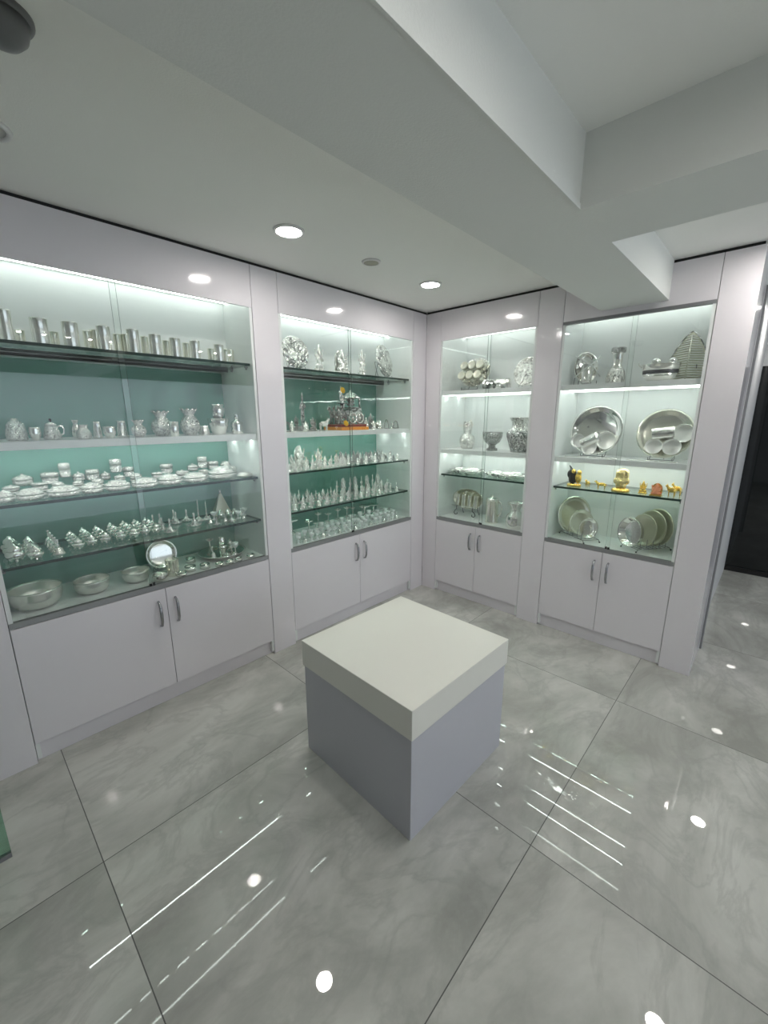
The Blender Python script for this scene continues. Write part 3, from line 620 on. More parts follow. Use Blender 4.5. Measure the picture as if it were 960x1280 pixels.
# ================================================================== second cabinet
relief = lambda m: disc_mesh('dish', m, [(0, -.02), (.2, -.03), (.30, -.005), (.36, -.03), (.44, 0), (.49, .01), (.5, .03), (.47, .05), (0, .05)])
RELF = relief('relief_silver')
plate_on_easel('B1', 368, 441, 33, .16, RELF, 'relief_plate', 'embossed silver plate at the left end of the second cabinet top shelf', 'wire stand under the left embossed plate', tilt=.2)
plate_on_easel('B1', 479, 453.5, 27, .15, RELF, 'relief_plate', 'embossed silver plate at the right end of the second cabinet top shelf', 'wire stand under the right embossed plate', tilt=.2, rz=.25)
for px, top, w, k, lab in [(398, 429, 16, 'seated_white', 'white silver seated figurine, left of three on the top shelf'), (427, 436, 20, 'shrine_white', 'wide white silver figurine with backplate, middle of three'), (452, 435.5, 14, 'seated_white', 'white silver seated figurine, right of three on top shelf')]:
    put('B1', k, 'figurine', px, top, w, .15, lab, 'figurine', 'three white figurines on the top shelf')
# white shelf: standing figure, chariot on lacquered base, small dark pieces
put('B2', 'standing_dark', 'figurine', 377, 491.5, 17, .2, 'slender standing silver figurine left of the chariot', 'figurine', h=.28)
for i, (px, top, w, k, dp) in enumerate([(359, 527, 9, 'arch', .10), (364.5, 525, 8, 'seated', .19), (369.5, 518, 9, 'seated_dark', .30), (382, 526, 10, 'seated', .09), (391, 521, 11, 'seated_dark', .17)]):
    put('B2', k, 'figurine' if k != 'arch' else 'arch_ornament', px, top, w, dp, f'small dark silver ornament, {ORD[i]} from left beside the slender standing figurine', 'figurine', 'small ornaments left of the chariot')
spawn('cow_white', 'cow_statuette', (*at(404.5, 530, 1, .09)[:2], TH['B2']+EPS), .085, .10, PI*.93, 'white silver cow statuette in front of the chariot base', 'statuette', d=.085)
# chariot
pc = at(431, 536, 1, .20); W = 47*dist(pc)/FPX*.95
S = tag(empty('wooden_base', (pc.x, pc.y-.01, TH['B2']+EPS), 0), 'orange and red lacquered base carrying the silver chariot', 'base')
MB().box(-W*.5, W*.5, -.12, .10, 0, .024, .002).build('orange_plinth', 'orange_lacquer', parent=S); MB().box(-W*.47, W*.47, -.105, .09, .0235, .044, .002).build('red_top', 'red_lacquer', parent=S)
Hc = at(418, 482, 1, .2).z - TH['B2'] - .046
R = tag(empty('chariot', (pc.x, pc.y, TH['B2']+EPS+.0445), 0), 'large dark silver chariot sculpture with a canopy and a figure on top', 'sculpture')
a = W*.42
MB().box(-a*.25, a, -.07, .07, Hc*.22, Hc*.36, .006).box(a*.1, a, -.075, .075, Hc*.36, Hc*.46, .006).build('body', 'silver_dark', parent=R)
for s in (-1, 1):
    for x in (a*.1, a*.72):
        m = MB(); r = Hc*.16
        m.tube([(x+r*.85*math.cos(t*PI/12), s*.085, r+r*.85*math.sin(t*PI/12)) for t in range(24)], r*.14, 6, closed=True)
        for t in range(4): m.tube([(x+r*.85*math.cos(t*PI/4), s*.085, r+r*.85*math.sin(t*PI/4)), (x-r*.85*math.cos(t*PI/4), s*.085, r-r*.85*math.sin(t*PI/4))], r*.07, 5)
        m.ball((x, s*.085, r), r*.22, seg=8, rings=6); m.build('wheel', 'silver', parent=R)
    for x in (a*.2, a*.9):
        MB().tube([(x, s*.06, Hc*.4), (x, s*.06, Hc*.70)], .006, 6).build('canopy_post', 'silver_dark', parent=R)
m = MB(); m.lathe([(1, 0), (1.06, -.05), (1.02, .05), (.8, .24), (.45, .5), (.14, .62), (.1, .75), (0, .8)], 20, (a*.55, 0, Hc*.70), sx=1); m.xf(Matrix.Translation((a*.55, 0, Hc*.70)) @ Matrix.Diagonal((a*.5, .09, Hc*.26, 1)) @ Matrix.Translation((-a*.55, 0, -Hc*.70))); m.build('canopy', 'silver_chased', parent=R)
hm = cowmesh('silver_dark')
for y in (-.055, .0, .055):
    o = link('horse', hm, R); o.scale = (a*.85, .11, Hc*.5); o.location = (-a*.52, y, .0005)
o = link('rider', standing('silver'), R); o.scale = (.10, .09, Hc*.44); o.location = (-a*.12, 0, Hc*.36); 
o = link('passenger', seated('silver_dark'), R); o.scale = (.10, .08, Hc*.34); o.location = (a*.55, 0, Hc*.45)
o = link('crest_figure', standing('silver'), R); o.scale = (.085, .08, Hc*.46); o.location = (-a*.22, 0.01, Hc*.56)
MB().box(-a*.34, -a*.02, -.045, .055, Hc*.54, Hc*.565, .003).tube([(-a*.22, .0, Hc*.34), (-a*.22, 0, Hc*.55)], .012, 8).build('crest_stand', 'silver_dark', parent=R)
def flower(c, r, rot, lab):
    m = MB()
    for ring, (n, rr, zz, tl) in enumerate([(10, .68, .10, .35), (8, .45, .26, .7), (5, .2, .36, 1.1)]):
        for k in range(n):
            t = 2*PI*k/n + ring*.3
            m.ball((rr*math.cos(t), rr*math.sin(t), zz), (.34, .26, .09), Matrix.Rotation(t, 4, 'Z') @ Matrix.Rotation(-tl*.7, 4, 'Y'), seg=8, rings=5)
    m.ball((0, 0, .15), (.5, .5, .15), seg=10, rings=6)
    o = m.build('flower', 'petal'); o.scale = (r, r, r); o.location = c; o.rotation_euler = rot
    tag(o, lab, 'flower', 'yellow flowers on the chariot')
pf = at(428, 488, 1, .15); flower(pf, .026, (PI*.42, .2, 0), 'yellow flower beside the figure on top of the chariot')
pf = at(431.5, 532, 1, .085); flower((pf.x, pc.y-.122, TH['B2']+.052), .024, (PI*.40, 0, 0), 'yellow flower resting on front of the red and orange base')
G = 'small ornaments right of the chariot'
for i, (px, top, w, k, dp) in enumerate([(457.5, 522, 9, 'seated', .10), (452, 513, 12, 'shrine_dark', .27), (463, 516, 12, 'seated_dark', .22), (467, 525, 8, 'seated', .10), (474.5, 525, 12, 'shrine', .15), (483, 524, 9, 'arch', .13), (490.5, 526, 9, 'seated', .15)]):
    put('B2', k, 'figurine' if k != 'arch' else 'arch_ornament', px, top, w, dp, f'small silver ornament, {ORD[i]} from the left beyond the chariot base', 'figurine', G)
spawn('arch', 'arch_ornament', (*at(494.5, 532, 1, .13)[:2], TH['B2']+EPS), .075, .07, 0, 'silver arch ornament alone at the far right of the white shelf', 'ornament', d=.05)

def rows(shelf, spec, group, cat, name):
    z = TH[shelf]+EPS
    for rowname, y, x0, x1, n, w, h, kinds, desc, jit in spec:
        for i in range(n):
            x = x0 + (x1-x0)*i/max(1, n-1)
            k = kinds[(i*7+len(rowname)) % len(kinds)]; hh = h*(1+jit*(random.random()-.5)); ww = w*(.92+.12*random.random())
            spawn(k, name, (x, y+random.uniform(-.006, .006), z), ww, hh, random.uniform(-.3, .3), f'{desc}, {ORD[i] if i < 16 else str(i+1)+"th"} from left in the {rowname}', cat, group, d=ww*.9)
# third shelf: white figurines left, darker ones right
rows('B3', [('front row, third shelf left half', .085, -1.43, -.90, 11, .048, .068, ['seated_white', 'standing_white', 'seated_white'], 'small white silver figurine', .25),
            ('middle row, third shelf left half', .165, -1.40, -.86, 10, .05, .085, ['seated_white', 'standing_white', 'shrine_white'], 'small white silver figurine', .25),
            ('front row, third shelf right half', .085, -.82, -.28, 12, .042, .06, ['seated', 'cow_dark', 'seated', 'seated_dark'], 'small grey silver figurine', .3),
            ('middle row, third shelf right half', .16, -.80, -.30, 12, .042, .075, ['seated_dark', 'seated', 'standing'], 'small grey silver figurine', .3),
            ('back row, third shelf right half', .24, -.86, -.32, 12, .044, .09, ['shrine_dark', 'seated_dark', 'standing_dark'], 'small dark silver figurine', .3)], 'figurines on the third shelf of the second cabinet', 'figurine', 'figurine')
put('B3', 'shrine_white', 'figurine', 374.5, 556, 16, .27, 'tallest white silver figurine at the left of third shelf', 'figurine')
put('B3', 'seated_white', 'figurine', 397.5, 559.5, 14, .27, 'second tallest white silver figurine, towards middle of third shelf', 'figurine')
put('B3', 'seated_white', 'figurine', 364, 568, 9, .27, 'white silver figurine left of the tallest one, third shelf', 'figurine')
# fourth shelf
rows('B4', [('front row, fourth shelf', .08, -1.40, -.30, 16, .05, .085, ['seated_white', 'standing_white', 'bell'], 'little white silver figurine', .3),
            ('middle row, fourth shelf', .155, -1.42, -.34, 15, .052, .10, ['seated_white', 'seated_white', 'standing_white'], 'little white silver figurine', .3),
            ('back row, fourth shelf left', .25, -1.32, -.92, 6, .055, .10, ['standing_white', 'seated_white'], 'little white silver figurine', .3),
            ('back row, fourth shelf right', .25, -.85, -.36, 8, .056, .145, ['standing_white', 'shrine_white'], 'taller white silver figurine', .2)], 'figurines on the fourth shelf of the second cabinet', 'figurine', 'figurine')
# bottom deck: goblets, stemmed lamps, dish stands
rows('B5', [('front row of the deck', .075, -1.38, -.30, 20, .045, .06, ['goblet', 'bell', 'goblet'], 'tiny silver goblet or bell', .2),
            ('second row of the deck', .14, -1.34, -.28, 20, .046, .07, ['goblet'], 'tiny silver goblet', .2),
            ('third row of the deck', .205, -1.12, -.26, 17, .046, .085, ['goblet', 'lamp_stem'], 'small silver stemmed cup', .2)], 'goblets on the bottom deck of the second cabinet', 'goblet', 'goblet')
G = 'tall stemmed oil lamps on the bottom deck'
for i, (px, top, w) in enumerate([(397.5, 640, 9), (410, 640.5, 9), (422, 635, 9), (433.5, 632.5, 9), (441, 633, 7), (452.5, 631.5, 8)]):
    put('B5', 'lamp_stem', 'oil_lamp', px, top, w, .285, f'tall thin silver oil lamp, {ORD[i]} from the left at back of the deck', 'oil lamp', G)
G = 'silver dish stands on the bottom deck'
for i, (x, y, w, h) in enumerate([(-1.41, .21, .10, .12), (-1.27, .33, .12, .125), (-1.14, .275, .07, .10), (-.46, .335, .11, .11), (-.33, .345, .10, .10)]):
    spawn('dish_stand', 'dish_stand', (x, y, .7306), w, h, 0, f'silver dish on a short stem, {ORD[i]} from the left on bottom deck', 'dish', G)

# ================================================================== third cabinet (right of the corner)
ROT = -PI/2
# tumbler set: tray leaning on a stand with six tumblers lying in it, mouths outward
def local(R, me, name, loc, sc, rot=(0, 0, 0), p=None):
    o = link(name, me, R if p is None else p); o.location = loc; o.scale = sc if hasattr(sc, '__len__') else (sc,)*3; o.rotation_euler = rot; return o
p = Rr(592, 464, .20); z0 = TH['C1']+EPS
R = tag(empty('tumbler_set', (p.x, p.y, z0), ROT), 'silver gift set of six tumblers on a tilted tray, top shelf', 'tumbler set')
m = MB().lathe([(0, 0), (.40, 0), (.47, .03), (.5, .07), (.48, .075), (.44, .04), (0, .02)], 48, sx=1, sy=.86).xf(Matrix.Rotation(PI/2, 4, 'X')); 
tray = m.build('tray', 'silver_chased', parent=R); tray.scale = (.30, .30, .30); tray.rotation_euler = (-.3, 0, 0); tray.location = (0, .045, .15)
CAPM = lathe_mesh('tumbler_bottom', [(0, 0), (.47, 0), (.47, .05), (.4, .06), (.36, .02), (0, .02)], 'cream_silver'); tm = lathe_mesh('tumbler', TUM, 'silver_warm')
for r_ in range(2):
    for c_ in range(3):
        local(R, tm, 'tumbler', ((c_-1)*.077, .025+.036*r_-.01, .105+.083*r_), (.074, .074, .085), (PI/2-.3, 0, 0))
        local(R, CAPM, 'tumbler_bottom', ((c_-1)*.077, .025+.036*r_-.01-.086, .105+.083*r_+.026), (.072, .072, .072), (PI/2-.3, 0, 0))
MB().tube([(-.08, -.055, .03), (-.08, -.06, .004), (-.08, .05, .004), (-.05, .10, .2)], .003, 6).tube([(.08, -.055, .03), (.08, -.06, .004), (.08, .05, .004), (.05, .10, .2)], .003, 6).tube([(-.08, -.058, .01), (.08, -.058, .01)], .003, 6).build('stand', 'wire', parent=R)
p = Rr(620, 477, .10)
R = tag(empty('rolled_casket', (p.x, p.y, z0), ROT+.12), 'engraved silver casket with rounded top lying beside the tumbler set', 'casket')
prof = [(-.034, .0), (.034, .0), (.036, .03)] + [(.036*math.cos(t), .03+.028*math.sin(t)) for t in [PI*k/10 for k in range(1, 10)]] + [(-.036, .03)]
MB().prism([(x, z*1.35) for x, z in prof], -.115, .10).xf(Matrix.Rotation(PI/2, 4, 'Z')).build('box', 'silver_chased', parent=R)
MB().ball((.112, 0, .04), (.012, .037, .038), seg=12, rings=8).build('end_cap', 'silver', parent=R)
plate_on_easel('C1', 660.6, 470, 34, .17, disc_mesh('dish', 'silver_chased', plate_prof(.08)), 'plate', 'large round silver platter half hidden behind the pillar, top shelf', 'wire stand under the half hidden platter')
# vases
kind('bottle_vase', ('vase', lathe_mesh('vase', open_vessel([(.30, 0), (.36, .02), (.46, .16), (.5, .32), (.42, .46), (.26, .55), (.24, .62), (.30, .78), (.27, .97), (.26, 1)], .03), 'silver_chased', seg=36)))
kind('pedestal_bowl', ('foot', lathe_mesh('foot', [(0, 0), (.27, 0), (.27, .12), (.2, .14), (.16, .24), (.2, .32), (0, .32)], 'silver_dark', seg=36)), ('bowl', lathe_mesh('bowl', [(0, .31), (.2, .32), (.36, .46), (.46, .7), (.5, .98), (.5, 1), (.47, 1), (.42, .7), (.3, .5), (0, .42)], 'silver_dark', seg=48, scal=(12, 0, [], [2, 3], .02))))
kind('big_vase', ('body', lathe_mesh('body', [(0, 0), (.30, 0), (.32, .04), (.40, .25), (.49, .45), (.5, .56), (.42, .62), (0, .62)], 'silver_dark', seg=44)), ('neck', lathe_mesh('neck', [(.42, .615), (.36, .68), (.30, .74), (.30, .86), (.40, .99), (.42, 1), (.39, 1), (.27, .86), (.27, .74), (0, .66)], 'silver_chased', seg=44)))
put('C2', 'bottle_vase', 'vase', 585, 527, 20, .20, 'silver bottle vase with a round belly, left on the white shelf', 'vase')
put('C2', 'pedestal_bowl', 'pedestal_bowl', 616, 540, 26, .14, 'dark engraved silver pedestal bowl between two vases', 'bowl')
put('C2', 'big_vase', 'vase', 650.5, 522, 33, .15, 'large engraved silver vase partly behind the pillar', 'vase')
# low trays on the glass shelf
def wavy_tray(c, rz, a, b, lab):
    R = tag(empty('tray', c, rz), lab, 'tray', 'low wavy silver trays on glass shelf')
    m = MB(); m.lathe([(0, 0), (.8, 0), (.9, .16), (1.02, .55), (1.0, .6), (.86, .3), (.75, .14), (0, .12)], 48, scal=(7, .22, [3, 4])); m.xf(Matrix.Diagonal((a, b, .045, 1))); m.build('tray_body', 'silver_chased', parent=R)
    m = MB(); m.lathe([(0, .3), (.6, .3), (.78, .5), (.6, .95), (.2, 1.1), (0, 1.05)], 40, scal=(5, .25, [2, 3])); m.xf(Matrix.Diagonal((a, b, .045, 1))); m.build('folded_lining', 'silver_white', parent=R)
wavy_tray((.20, -.345, TH['C3']+EPS), ROT, .165, .12, 'low wavy silver tray with pale lining, left on glass shelf')
wavy_tray((.19, -.735, TH['C3']+EPS), ROT, .19, .11, 'low wavy silver tray with pale lining, right on glass shelf')
# bottom: oval tray with four beakers, jug, pot
p = Rr(584.5, 630, .235); z0 = TH['C4']+EPS
R = tag(empty('oval_tray', (p.x, p.y, z0), ROT), 'oval silver tray standing upright with four beakers, on a wire stand', 'tray set')
m = MB().lathe(plate_prof(.10), 56, sy=.58).xf(Matrix.Rotation(PI/2, 4, 'X')); o = m.build('tray', 'silver_warm', parent=R); ww = (Rr(604, 630, .235)-Rr(561, 630, .235)).length*.86; o.scale = (ww,)*3; o.rotation_euler = (-.15, 0, 0); o.location = (0, .03, .155)
tm = lathe_mesh('beaker', TUM, 'silver_warm', seg=36)
for i in range(4): local(R, tm, 'beaker', ((i-1.5)*ww*.195, -.024, .092), (.048, .048, .105), (-.15, 0, 0))
MB().tube([(-.14, -.05, .092), (.14, -.05, .092)], .004, 6).build('rail', 'silver', parent=R)
for s in (-1, 1):
    m = MB(); m.tube([(s*.085, .03, .09), (s*.085, -.055, .088), (s*.085, -.055, .06), (s*.105, -.05, .045), (s*.115, -.05, .022), (s*.10, -.05, .005), (s*.08, -.05, .012), (s*.08, -.05, .026)], .0045, 6); m.tube([(s*.085, .03, .09), (s*.085, .07, .004)], .004, 6); m.build('stand_leg', 'wire', parent=R)
t = MB().tube([(.42, 0, .80), (.72, 0, .74), (.8, 0, .55), (.7, 0, .34), (.46, 0, .22)], .05, 8)
kind('jug', ('body', lathe_mesh('body', [(0, 0), (.48, 0), (.5, .02), (.47, .05), (.46, .4), (.46, .78), (.49, .80), (.44, .83), (0, .83)], 'silver_warm', seg=36)), ('lid', lathe_mesh('lid', [(0, .825), (.46, .83), (.42, .88), (.2, .92), (.08, .93), (.09, .97), (.05, 1), (0, 1)], 'silver', seg=30)), ('handle', t.mesh('handle', 'silver')))
put('C4', 'jug', 'jug', 616, 622, 17, .16, 'tall cylindrical silver jug with knobbed lid and side handle', 'jug', rz=0, h=.245)
kind('flared_pot', ('pot', lathe_mesh('pot', open_vessel([(.40, 0), (.44, .03), (.48, .2), (.5, .4), (.42, .54), (.26, .64), (.22, .72), (.27, .84), (.42, .97), (.44, 1)], .03), 'silver', seg=40, scal=(16, 0, [], [3, 4], .02))))
put('C4', 'flared_pot', 'pot', 645.5, 626.5, 25, .12, 'round silver pot with a flared mouth beside the jug', 'pot', h=.215)

# ================================================================== right-hand cabinet
z0 = TH['D1']+EPS
p = Rr(733, 458, .19)
R = tag(empty('ribboned_set', (p.x, p.y, z0), ROT+.6), 'silver tray and tumbler tied with white ribbon, leaning on a stand', 'gift set')
m = MB().lathe(plate_prof(.12), 44, sx=.72).xf(Matrix.Rotation(PI/2, 4, 'X')); o = m.build('tray', 'silver_smooth', parent=R); o.scale = (.225,)*3; o.rotation_euler = (-.22, 0, 0); o.location = (0, .03, .118)
local(R, lathe_mesh('tumbler', TUM, 'silver', seg=30), 'tumbler', (0, -.035, .014), (.075, .075, .13), (-.22, 0, 0))
MB().tube([(-.085, -.012, .2), (-.03, -.06, .16), (.03, -.075, .12), (.088, -.03, .06)], .0035, 6).tube([(.085, -.005, .2), (.03, -.055, .15), (-.03, -.075, .11), (-.088, -.03, .05)], .0035, 6).build('ribbon', 'laminate_inner', parent=R)
MB().tube([(-.06, -.06, .03), (-.06, -.062, .004), (-.06, .06, .004), (-.04, .09, .15)], .003, 6).tube([(.06, -.06, .03), (.06, -.062, .004), (.06, .06, .004), (.04, .09, .15)], .003, 6).tube([(-.06, .06, .004), (.06, .06, .004)], .003, 6).build('stand', 'wire', parent=R)
kind('carafe', ('body', lathe_mesh('body', [(0, 0), (.46, 0), (.5, .04), (.49, .18), (.43, .34), (.34, .43), (0, .43)], 'silver_chased', seg=48, scal=(16, 0, [], [2, 3, 4], .03))), ('neck', lathe_mesh('neck', [(.345, .425), (.26, .52), (.26, .8), (.32, .86), (0, .86)], 'silver', seg=32)), ('collar', lathe_mesh('collar', [(.30, .855), (.38, .86), (.38, .99), (.34, 1), (0, .98)], 'silver_dark', seg=32)))
put('D1', 'carafe', 'carafe', 774, 434.5, 25, .14, 'fluted silver carafe with a wide collar on the top shelf', 'carafe')
p = Rr(825, 466, .13)
R = tag(empty('boat_dish', (p.x, p.y, z0), ROT), 'low oval silver dish with a pierced dark band and lip', 'dish')
ww = (Rr(849, 466, .13)-Rr(801, 466, .13)).length
m = MB(); m.lathe([(0, 0), (.30, 0), (.42, .25), (.46, .42), (0, .42)], 48, sy=.62); m.xf(Matrix.Diagonal((ww, ww, .105, 1))); m.build('bottom', 'silver', parent=R)
m = MB(); m.lathe([(.455, .42), (.465, .44), (.47, .62), (.46, .64), (0, .64)], 48, sy=.62); m.xf(Matrix.Diagonal((ww, ww, .105, 1))); m.build('dark_band', 'wire', parent=R)
m = MB(); m.lathe([(.45, .64), (.48, .66), (.5, .98), (.51, 1), (.47, .98), (.4, .8), (0, .74)], 48, sy=.62); m.tube([(-.48, 0, .8), (-.56, 0, .95), (-.6, 0, 1.15)], .02, 6); m.xf(Matrix.Diagonal((ww, ww, .105, 1))); m.build('rim', 'silver', parent=R)
zb = z0+.105*.76
for (dx, px, r, lab) in [(-.03, 833, .026, 'left silver ball resting in the low oval dish'), (.06, 845, .024, 'right silver ball resting in the low oval dish')]:
    o = MB().ball((0, 0, r), r, seg=20, rings=12).build('ball', 'silver_smooth'); o.location = (p.x+.0, p.y-dx, zb+.012); tag(o, lab, 'ball', 'silver balls in the oval dish')
# leaf platter
pl_ = Rr(868, 443, .27); hl = Rr(868, 411, .27).z - z0 - .004; wl = .242
R = tag(empty('leaf_platter', (pl_.x, pl_.y+.03, z0), ROT), 'large leaf shaped silver platter with fine ribs, standing at right end', 'platter')
def leaf(t): return .5*math.sin(PI*min(1, t**.72*.93+.0))**.8 if 0 < t < 1 else 0
N_ = 26; lf = [(wl*max(.0, leaf(1-k/N_)), hl*k/N_) for k in range(N_+1)]
lf = []
for k in range(N_+1):
    t = k/N_; wv = (.5*math.cos(t*PI/2)**.72 if t > .3 else .5*math.cos(.3*PI/2)**.72*(.62+.38*(t/.3)**.8)); lf.append((wl*wv, hl*t))
poly = [(-x, z) for x, z in lf] + [(x, z) for x, z in reversed(lf[:-1])]
M_ = Matrix.Rotation(-.14, 4, 'X')
MB().prism(poly, 0, .004).xf(M_).build('blade', 'silver_lining', parent=R)
MB().tube([(x, 0, z) for x, z in poly], .004, 6, closed=True).xf(M_).build('rim', 'silver_dark', parent=R)
m = MB()
for k in range(1, 20):
    z = hl*(k/21); x = [a_ for a_, b_ in lf if b_ >= z][0]*.95
    m.tube([(-x, -.003, z-.006), (0, -.004, z+.004), (x, -.003, z-.006)], .0034, 6)
m.xf(M_).build('ribs', 'silver_matte', parent=R); MB().tube([(0, -.006, .01), (0, -.006, hl*.93)], .0035, 6).xf(M_).build('midrib', 'silver_warm', parent=R)
MB().tube([(-.05, .0, .1), (-.05, .06, .003)], .003, 6).tube([(.05, 0, .1), (.05, .06, .003)], .003, 6).build('prop', 'wire', parent=R)
# thali sets on the white shelf
z0 = TH['D2']+EPS
def thali(px, pyc, dpx, dp, mat_, items, lab, lab_s):
    p = Rr(px, pyc, dp); d = (Rr(px+dpx*.5, pyc, dp)-Rr(px-dpx*.5, pyc, dp)).length; tilt = .2
    R = tag(empty('platter_set', (p.x, p.y, z0), ROT), lab, 'platter set', 'platter sets on the white shelf')
    o = link('platter', disc_mesh('platter', mat_, plate_prof(.075, .03)), R); o.scale = (d,)*3; o.rotation_euler = (-tilt, 0, 0); zc = .012+.5*d*math.cos(tilt); o.location = (0, .02, zc)
    T = Matrix.Translation(o.location) @ Matrix.Rotation(-tilt, 4, 'X')
    for k, u, v, s in items:
        if k == 'bowl':
            b = link('bowl', BM, R); b.rotation_euler = (PI/2-tilt, 0, 0); b.scale = (s, s, s*.45); b.location = T @ Vector((u*d, -.022*d, v*d))
        else:
            b = link('tumbler', TMm, R); b.scale = (s, s, s*1.45); b.rotation_euler = (-tilt, k, 0); b.location = T @ Vector((u*d, -.02*d-s*.5, v*d))
    easel((p.x, p.y+0, z0), ROT, d*.42, .12, lab_s)
BM = lathe_mesh('bowl', [(0, 0), (.36, 0), (.42, .05), (.47, .4), (.5, .92), (.5, 1), (.475, 1), (.45, .62), (.40, .50), (0, .50)], 'silver_matte', seg=36); TMm = lathe_mesh('tumbler', TUM, 'silver', seg=30)
thali(745, 541, 65, .20, 'silver_smooth', [('bowl', -.30, -.24, .098), ('bowl', -.06, -.37, .105), ('bowl', .24, -.22, .125), (-2.05, .09, -.14, .085)], 'large round silver platter with three bowls and a tumbler, left set', 'wire stand under the left platter set')
thali(831, 543, 73, .18, 'silver_warm', [('bowl', -.14, -.27, .10), ('bowl', .17, -.27, .105), ('bowl', .32, -.0, .115), (1.45, -.21, -.03, .085)], 'large round pale silver platter with three bowls and tumbler, right set', 'wire stand under the right platter set')
m = MB()
def spoon(x, y, ln, rz, lab, fork=False):
    R = tag(empty('fork' if fork else 'spoon', (x, y, z0), rz), lab, 'cutlery', 'cutlery lying on the white shelf')
    MB().tube([(0, 0, .004), (ln*.4, 0, .007), (ln*.72, 0, .005)], [.0045, .003, .003], 6).build('handle', 'silver_smooth', parent=R)
    m = MB()
    if fork:
        m.ball((ln*.78, 0, .0045), (ln*.08, .012, .003), seg=10, rings=6)
        for q in (-1, 0, 1): m.tube([(ln*.82, q*.008, .005), (ln, q*.009, .005)], .0022, 5)
    else: m.ball((ln*.86, 0, .006), (ln*.14, .017, .0045), seg=12, rings=8)
    m.build('head', 'silver_smooth', parent=R)
spoon(.045, -1.26, .36, -PI/2, 'long thin silver spoon lying along the shelf edge, left')
spoon(.05, -1.66, .15, -PI/2, 'shorter silver spoon lying before the right platter set')
spoon(.046, -1.82, .13, -PI/2-.05, 'silver fork lying at the right of the shelf edge', True)
# gold figurines
put('D3', 'cow_gold', 'calf_figurine', 736, 594, 9, .13, 'tiny gold animal figurine right of the black and gold figure', 'figurine', 'gold figurines', rz=1.2, h=.06, dw=1.2)
put('D3', 'cow_gold', 'cow_figurine', 753, 597, 15, .11, 'small gold cow figurine left of the tall gold figure', 'figurine', 'gold figurines', rz=.2, h=.062)
put('D3', 'seated_gold', 'figurine', 805, 602, 12, .11, 'small gold seated figurine between tall gold figure and orange one', 'figurine', 'gold figurines', h=.085)
R = put('D3', 'shrine_gold', 'figurine', 822, 603, 17, .06, 'orange tinted gold seated figurine on a broad yellow base', 'figurine', 'gold figurines', h=.085)
for c in R.children:
    if c.name.startswith('figure'): c.data = c.data.copy(); c.data.materials[0] = MATS['rose_enamel']; c['label'] = 'rosy orange figure'
put('D3', 'cow_gold', 'cow_figurine', 841, 607, 14, .085, 'front gold ox figurine of the pair at far right', 'figurine', 'gold figurines', rz=.15, h=.085, dw=.8)
put('D3', 'cow_gold', 'cow_figurine', 848, 606, 14, .16, 'rear gold ox figurine of the pair at far right', 'figurine', 'gold figurines', rz=-.1, h=.085, dw=.8)
p = Rr(777, 600, .085); hh = .155
R = tag(empty('bust_figurine', (p.x, p.y, TH['D3']+EPS), ROT), 'tallest gold figure on the glass shelf, a bust with flowing hair', 'figurine', 'gold figurines')
m = MB(); m.ball((0, 0, .24), (.22, .18, .26)); m.ball((0, 0, .44), (.27, .17, .17)); m.tube([(0, 0, .5), (0, 0, .75)], .13); m.ball((.02, -.12, .40), (.13, .07, .12)); m.tube([(0, 0, .55), (0, 0, .7)], .09); m.ball((-.02, -.03, .80), (.14, .15, .18)); m.ball((-.06, -.16, .78), .04)
for q in (-1, 1): m.ball((q*.24, 0, .44), (.08, .1, .14)); m.ball((q*.17, .05, .70), (.10, .12, .24))
m.ball((.02, .06, .88), (.2, .16, .12)); m.ball((.16, .05, .80), (.1, .12, .14))
o = m.build('figure', 'gold_pale', parent=R, remesh=.025); o.scale = (hh*1.0, hh*.9, hh); o.location = (0, 0, .004)
MB().lathe([(0, 0), (.055, 0), (.058, .01), (.05, .022), (0, .022)], 24).build('pedestal', 'gold', parent=R)
p = Rr(718.5, 596, .11); hh = .135
R = tag(empty('black_figurine', (p.x, p.y, TH['D3']+EPS), ROT), 'black and gold figurine with a curled crest at the left end', 'figurine', 'gold figurines')
m = MB(); m.ball((-.10, 0, .30), (.22, .2, .28)); m.ball((-.14, 0, .62), (.22, .18, .24)); m.tube([(-.2, 0, .8), (-.24, 0, .92), (-.32, 0, 1.0), (-.30, 0, 1.06)], [.07, .05, .035, .02]); m.ball((-.3, -.02, .55), (.1, .12, .2))
o = m.build('black_body', 'black_lacquer', parent=R, remesh=.03); o.scale = (hh,)*3; o.location = (0, 0, .012)
m = MB(); m.ball((-.05, -.13, .72), (.11, .07, .13)); m.ball((.2, 0, .35), (.16, .15, .3)); m.ball((.22, 0, .66), (.12, .12, .16)); m.ball((.12, -.1, .4), (.07, .08, .2))
o = m.build('gold_companion', 'gold', parent=R, remesh=.03); o.scale = (hh,)*3; o.location = (0, 0, .012)
MB().lathe([(0, 0), (.36, 0), (.38, .04), (.34, .13), (0, .13)], 24).xf(Matrix.Diagonal((hh, hh*.7, hh, 1))).build('pedestal', 'gold', parent=R)
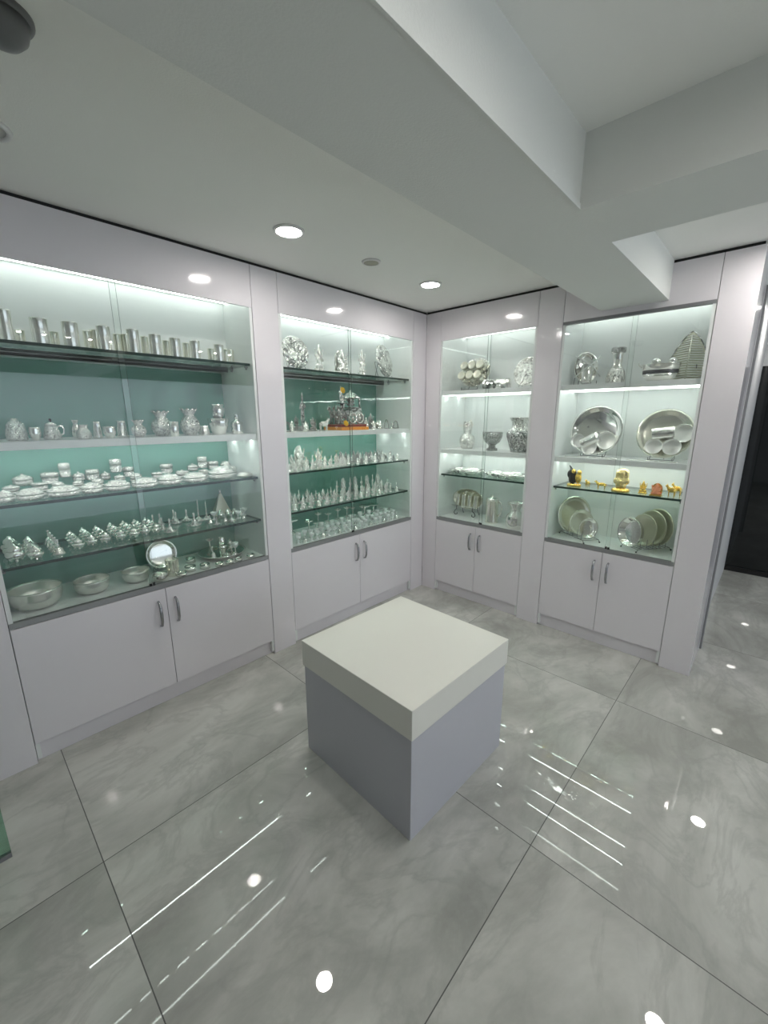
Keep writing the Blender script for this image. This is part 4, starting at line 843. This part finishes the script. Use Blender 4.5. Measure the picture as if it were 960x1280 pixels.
# wire racks with plates
z0 = TH['D4']+EPS
def rack(name, c, rz, ln, wd, lab, label_wires=None):
    R = tag(empty('plate_rack', c, rz), lab, 'plate rack', 'wire plate racks on the bottom deck')
    m = MB()
    for y in (-wd*.5, wd*.5): m.tube([(-ln*.5, y, .022), (ln*.5, y, .022)], .0022, 6)
    for k in range(9): x = -ln*.5+ln*k/8; m.tube([(x, -wd*.5, .022), (x, wd*.5, .022)], .0018, 6)
    m.build('tray_wires', 'wire', parent=R)
    for s in (-1, 1):
        for y in (-wd*.5, wd*.5):
            l = MB().tube([(s*ln*.5, y, .022), (s*(ln*.5+.012), y, .006)], .0024, 6).build('leg', 'wire', parent=R); MB().ball((s*(ln*.5+.013), y, .006), .006, seg=8, rings=6).build('rubber_foot', 'rubber', parent=l)
    m = MB()
    for k in range(5):
        x = -ln*.5+ln*(k+.5)/5
        for y in (-wd*.42, wd*.42): m.tube([(x, y, .022), (x, y, .085)], .0018, 6)
    m.build('uprights', 'wire', parent=R); return R
def in_rack(c, rz, items, mats_):
    Rm = Matrix.Translation(c) @ Matrix.Rotation(rz, 4, 'Z')
    for x, d, deep, m_, lab, name, cat in items:
        o = MB().lathe(plate_prof(deep, .03), 56).xf(Matrix.Rotation(PI/2, 4, 'X')).build(name, m_); o.scale = (d,)*3
        o.matrix_world = Rm @ Matrix.Translation((x, 0, .0245+.5*d*.985)) @ Matrix.Rotation(PI/2, 4, 'Z') @ Matrix.Rotation(-.12, 4, 'X') @ Matrix.Scale(d, 4)
        tag(o, lab, cat, 'plates and bowls in the wire racks')
# rack axis runs front to back on the left, left to right on the right
c1 = (.16, -1.345, z0); r1 = PI+.45
c1 = Vector((.172, -1.375, z0)); ax1 = -PI*.70
rack('plate_rack', c1, ax1, .27, .13, 'left wire plate rack on the bottom deck')
in_rack(c1, ax1, [(-.095, .285, .05, 'silver_warm', 'largest round silver plate at back of the left rack', 'plate', 'plate'), (.0, .20, .07, 'silver_warm', 'middle silver plate in the left rack', 'plate', 'plate'), (.075, .155, .16, 'silver', 'small deep silver bowl at front of the left rack', 'bowl', 'bowl')], None)
c2 = Vector((.212, -1.812, z0)); ax2 = PI*.80
rack('plate_rack', c2, ax2, .25, .14, 'right wire plate rack on the bottom deck')
in_rack(c2, ax2, [(.105, .205, .22, 'silver', 'deep silver bowl at front of the right rack', 'bowl', 'bowl'), (.015, .225, .10, 'silver_lining', 'second silver dish in the right rack', 'dish', 'dish'), (-.04, .25, .07, 'silver_lining', 'third silver plate in the right rack', 'plate', 'plate'), (-.085, .26, .05, 'silver_lining', 'rearmost silver plate in the right rack', 'plate', 'plate')], None)
# ------------------------------------------------------------------ daylight outside and render look
wd = bpy.data.worlds.new('world'); SC.world = wd; wd.use_nodes = True
wd.node_tree.nodes['Background'].inputs[0].default_value = (.80, .88, 1, 1); wd.node_tree.nodes['Background'].inputs[1].default_value = .55
SC.view_settings.view_transform = 'Standard'; SC.view_settings.look = 'None'; SC.view_settings.gamma = 1; SC.view_settings.use_curve_mapping = False
SC.view_settings.exposure = 1.42
SC.cycles.transparent_max_bounces = 24; SC.cycles.max_bounces = 10; SC.cycles.glossy_bounces = 6; SC.cycles.diffuse_bounces = 5
SC.cycles.sample_clamp_indirect = 60
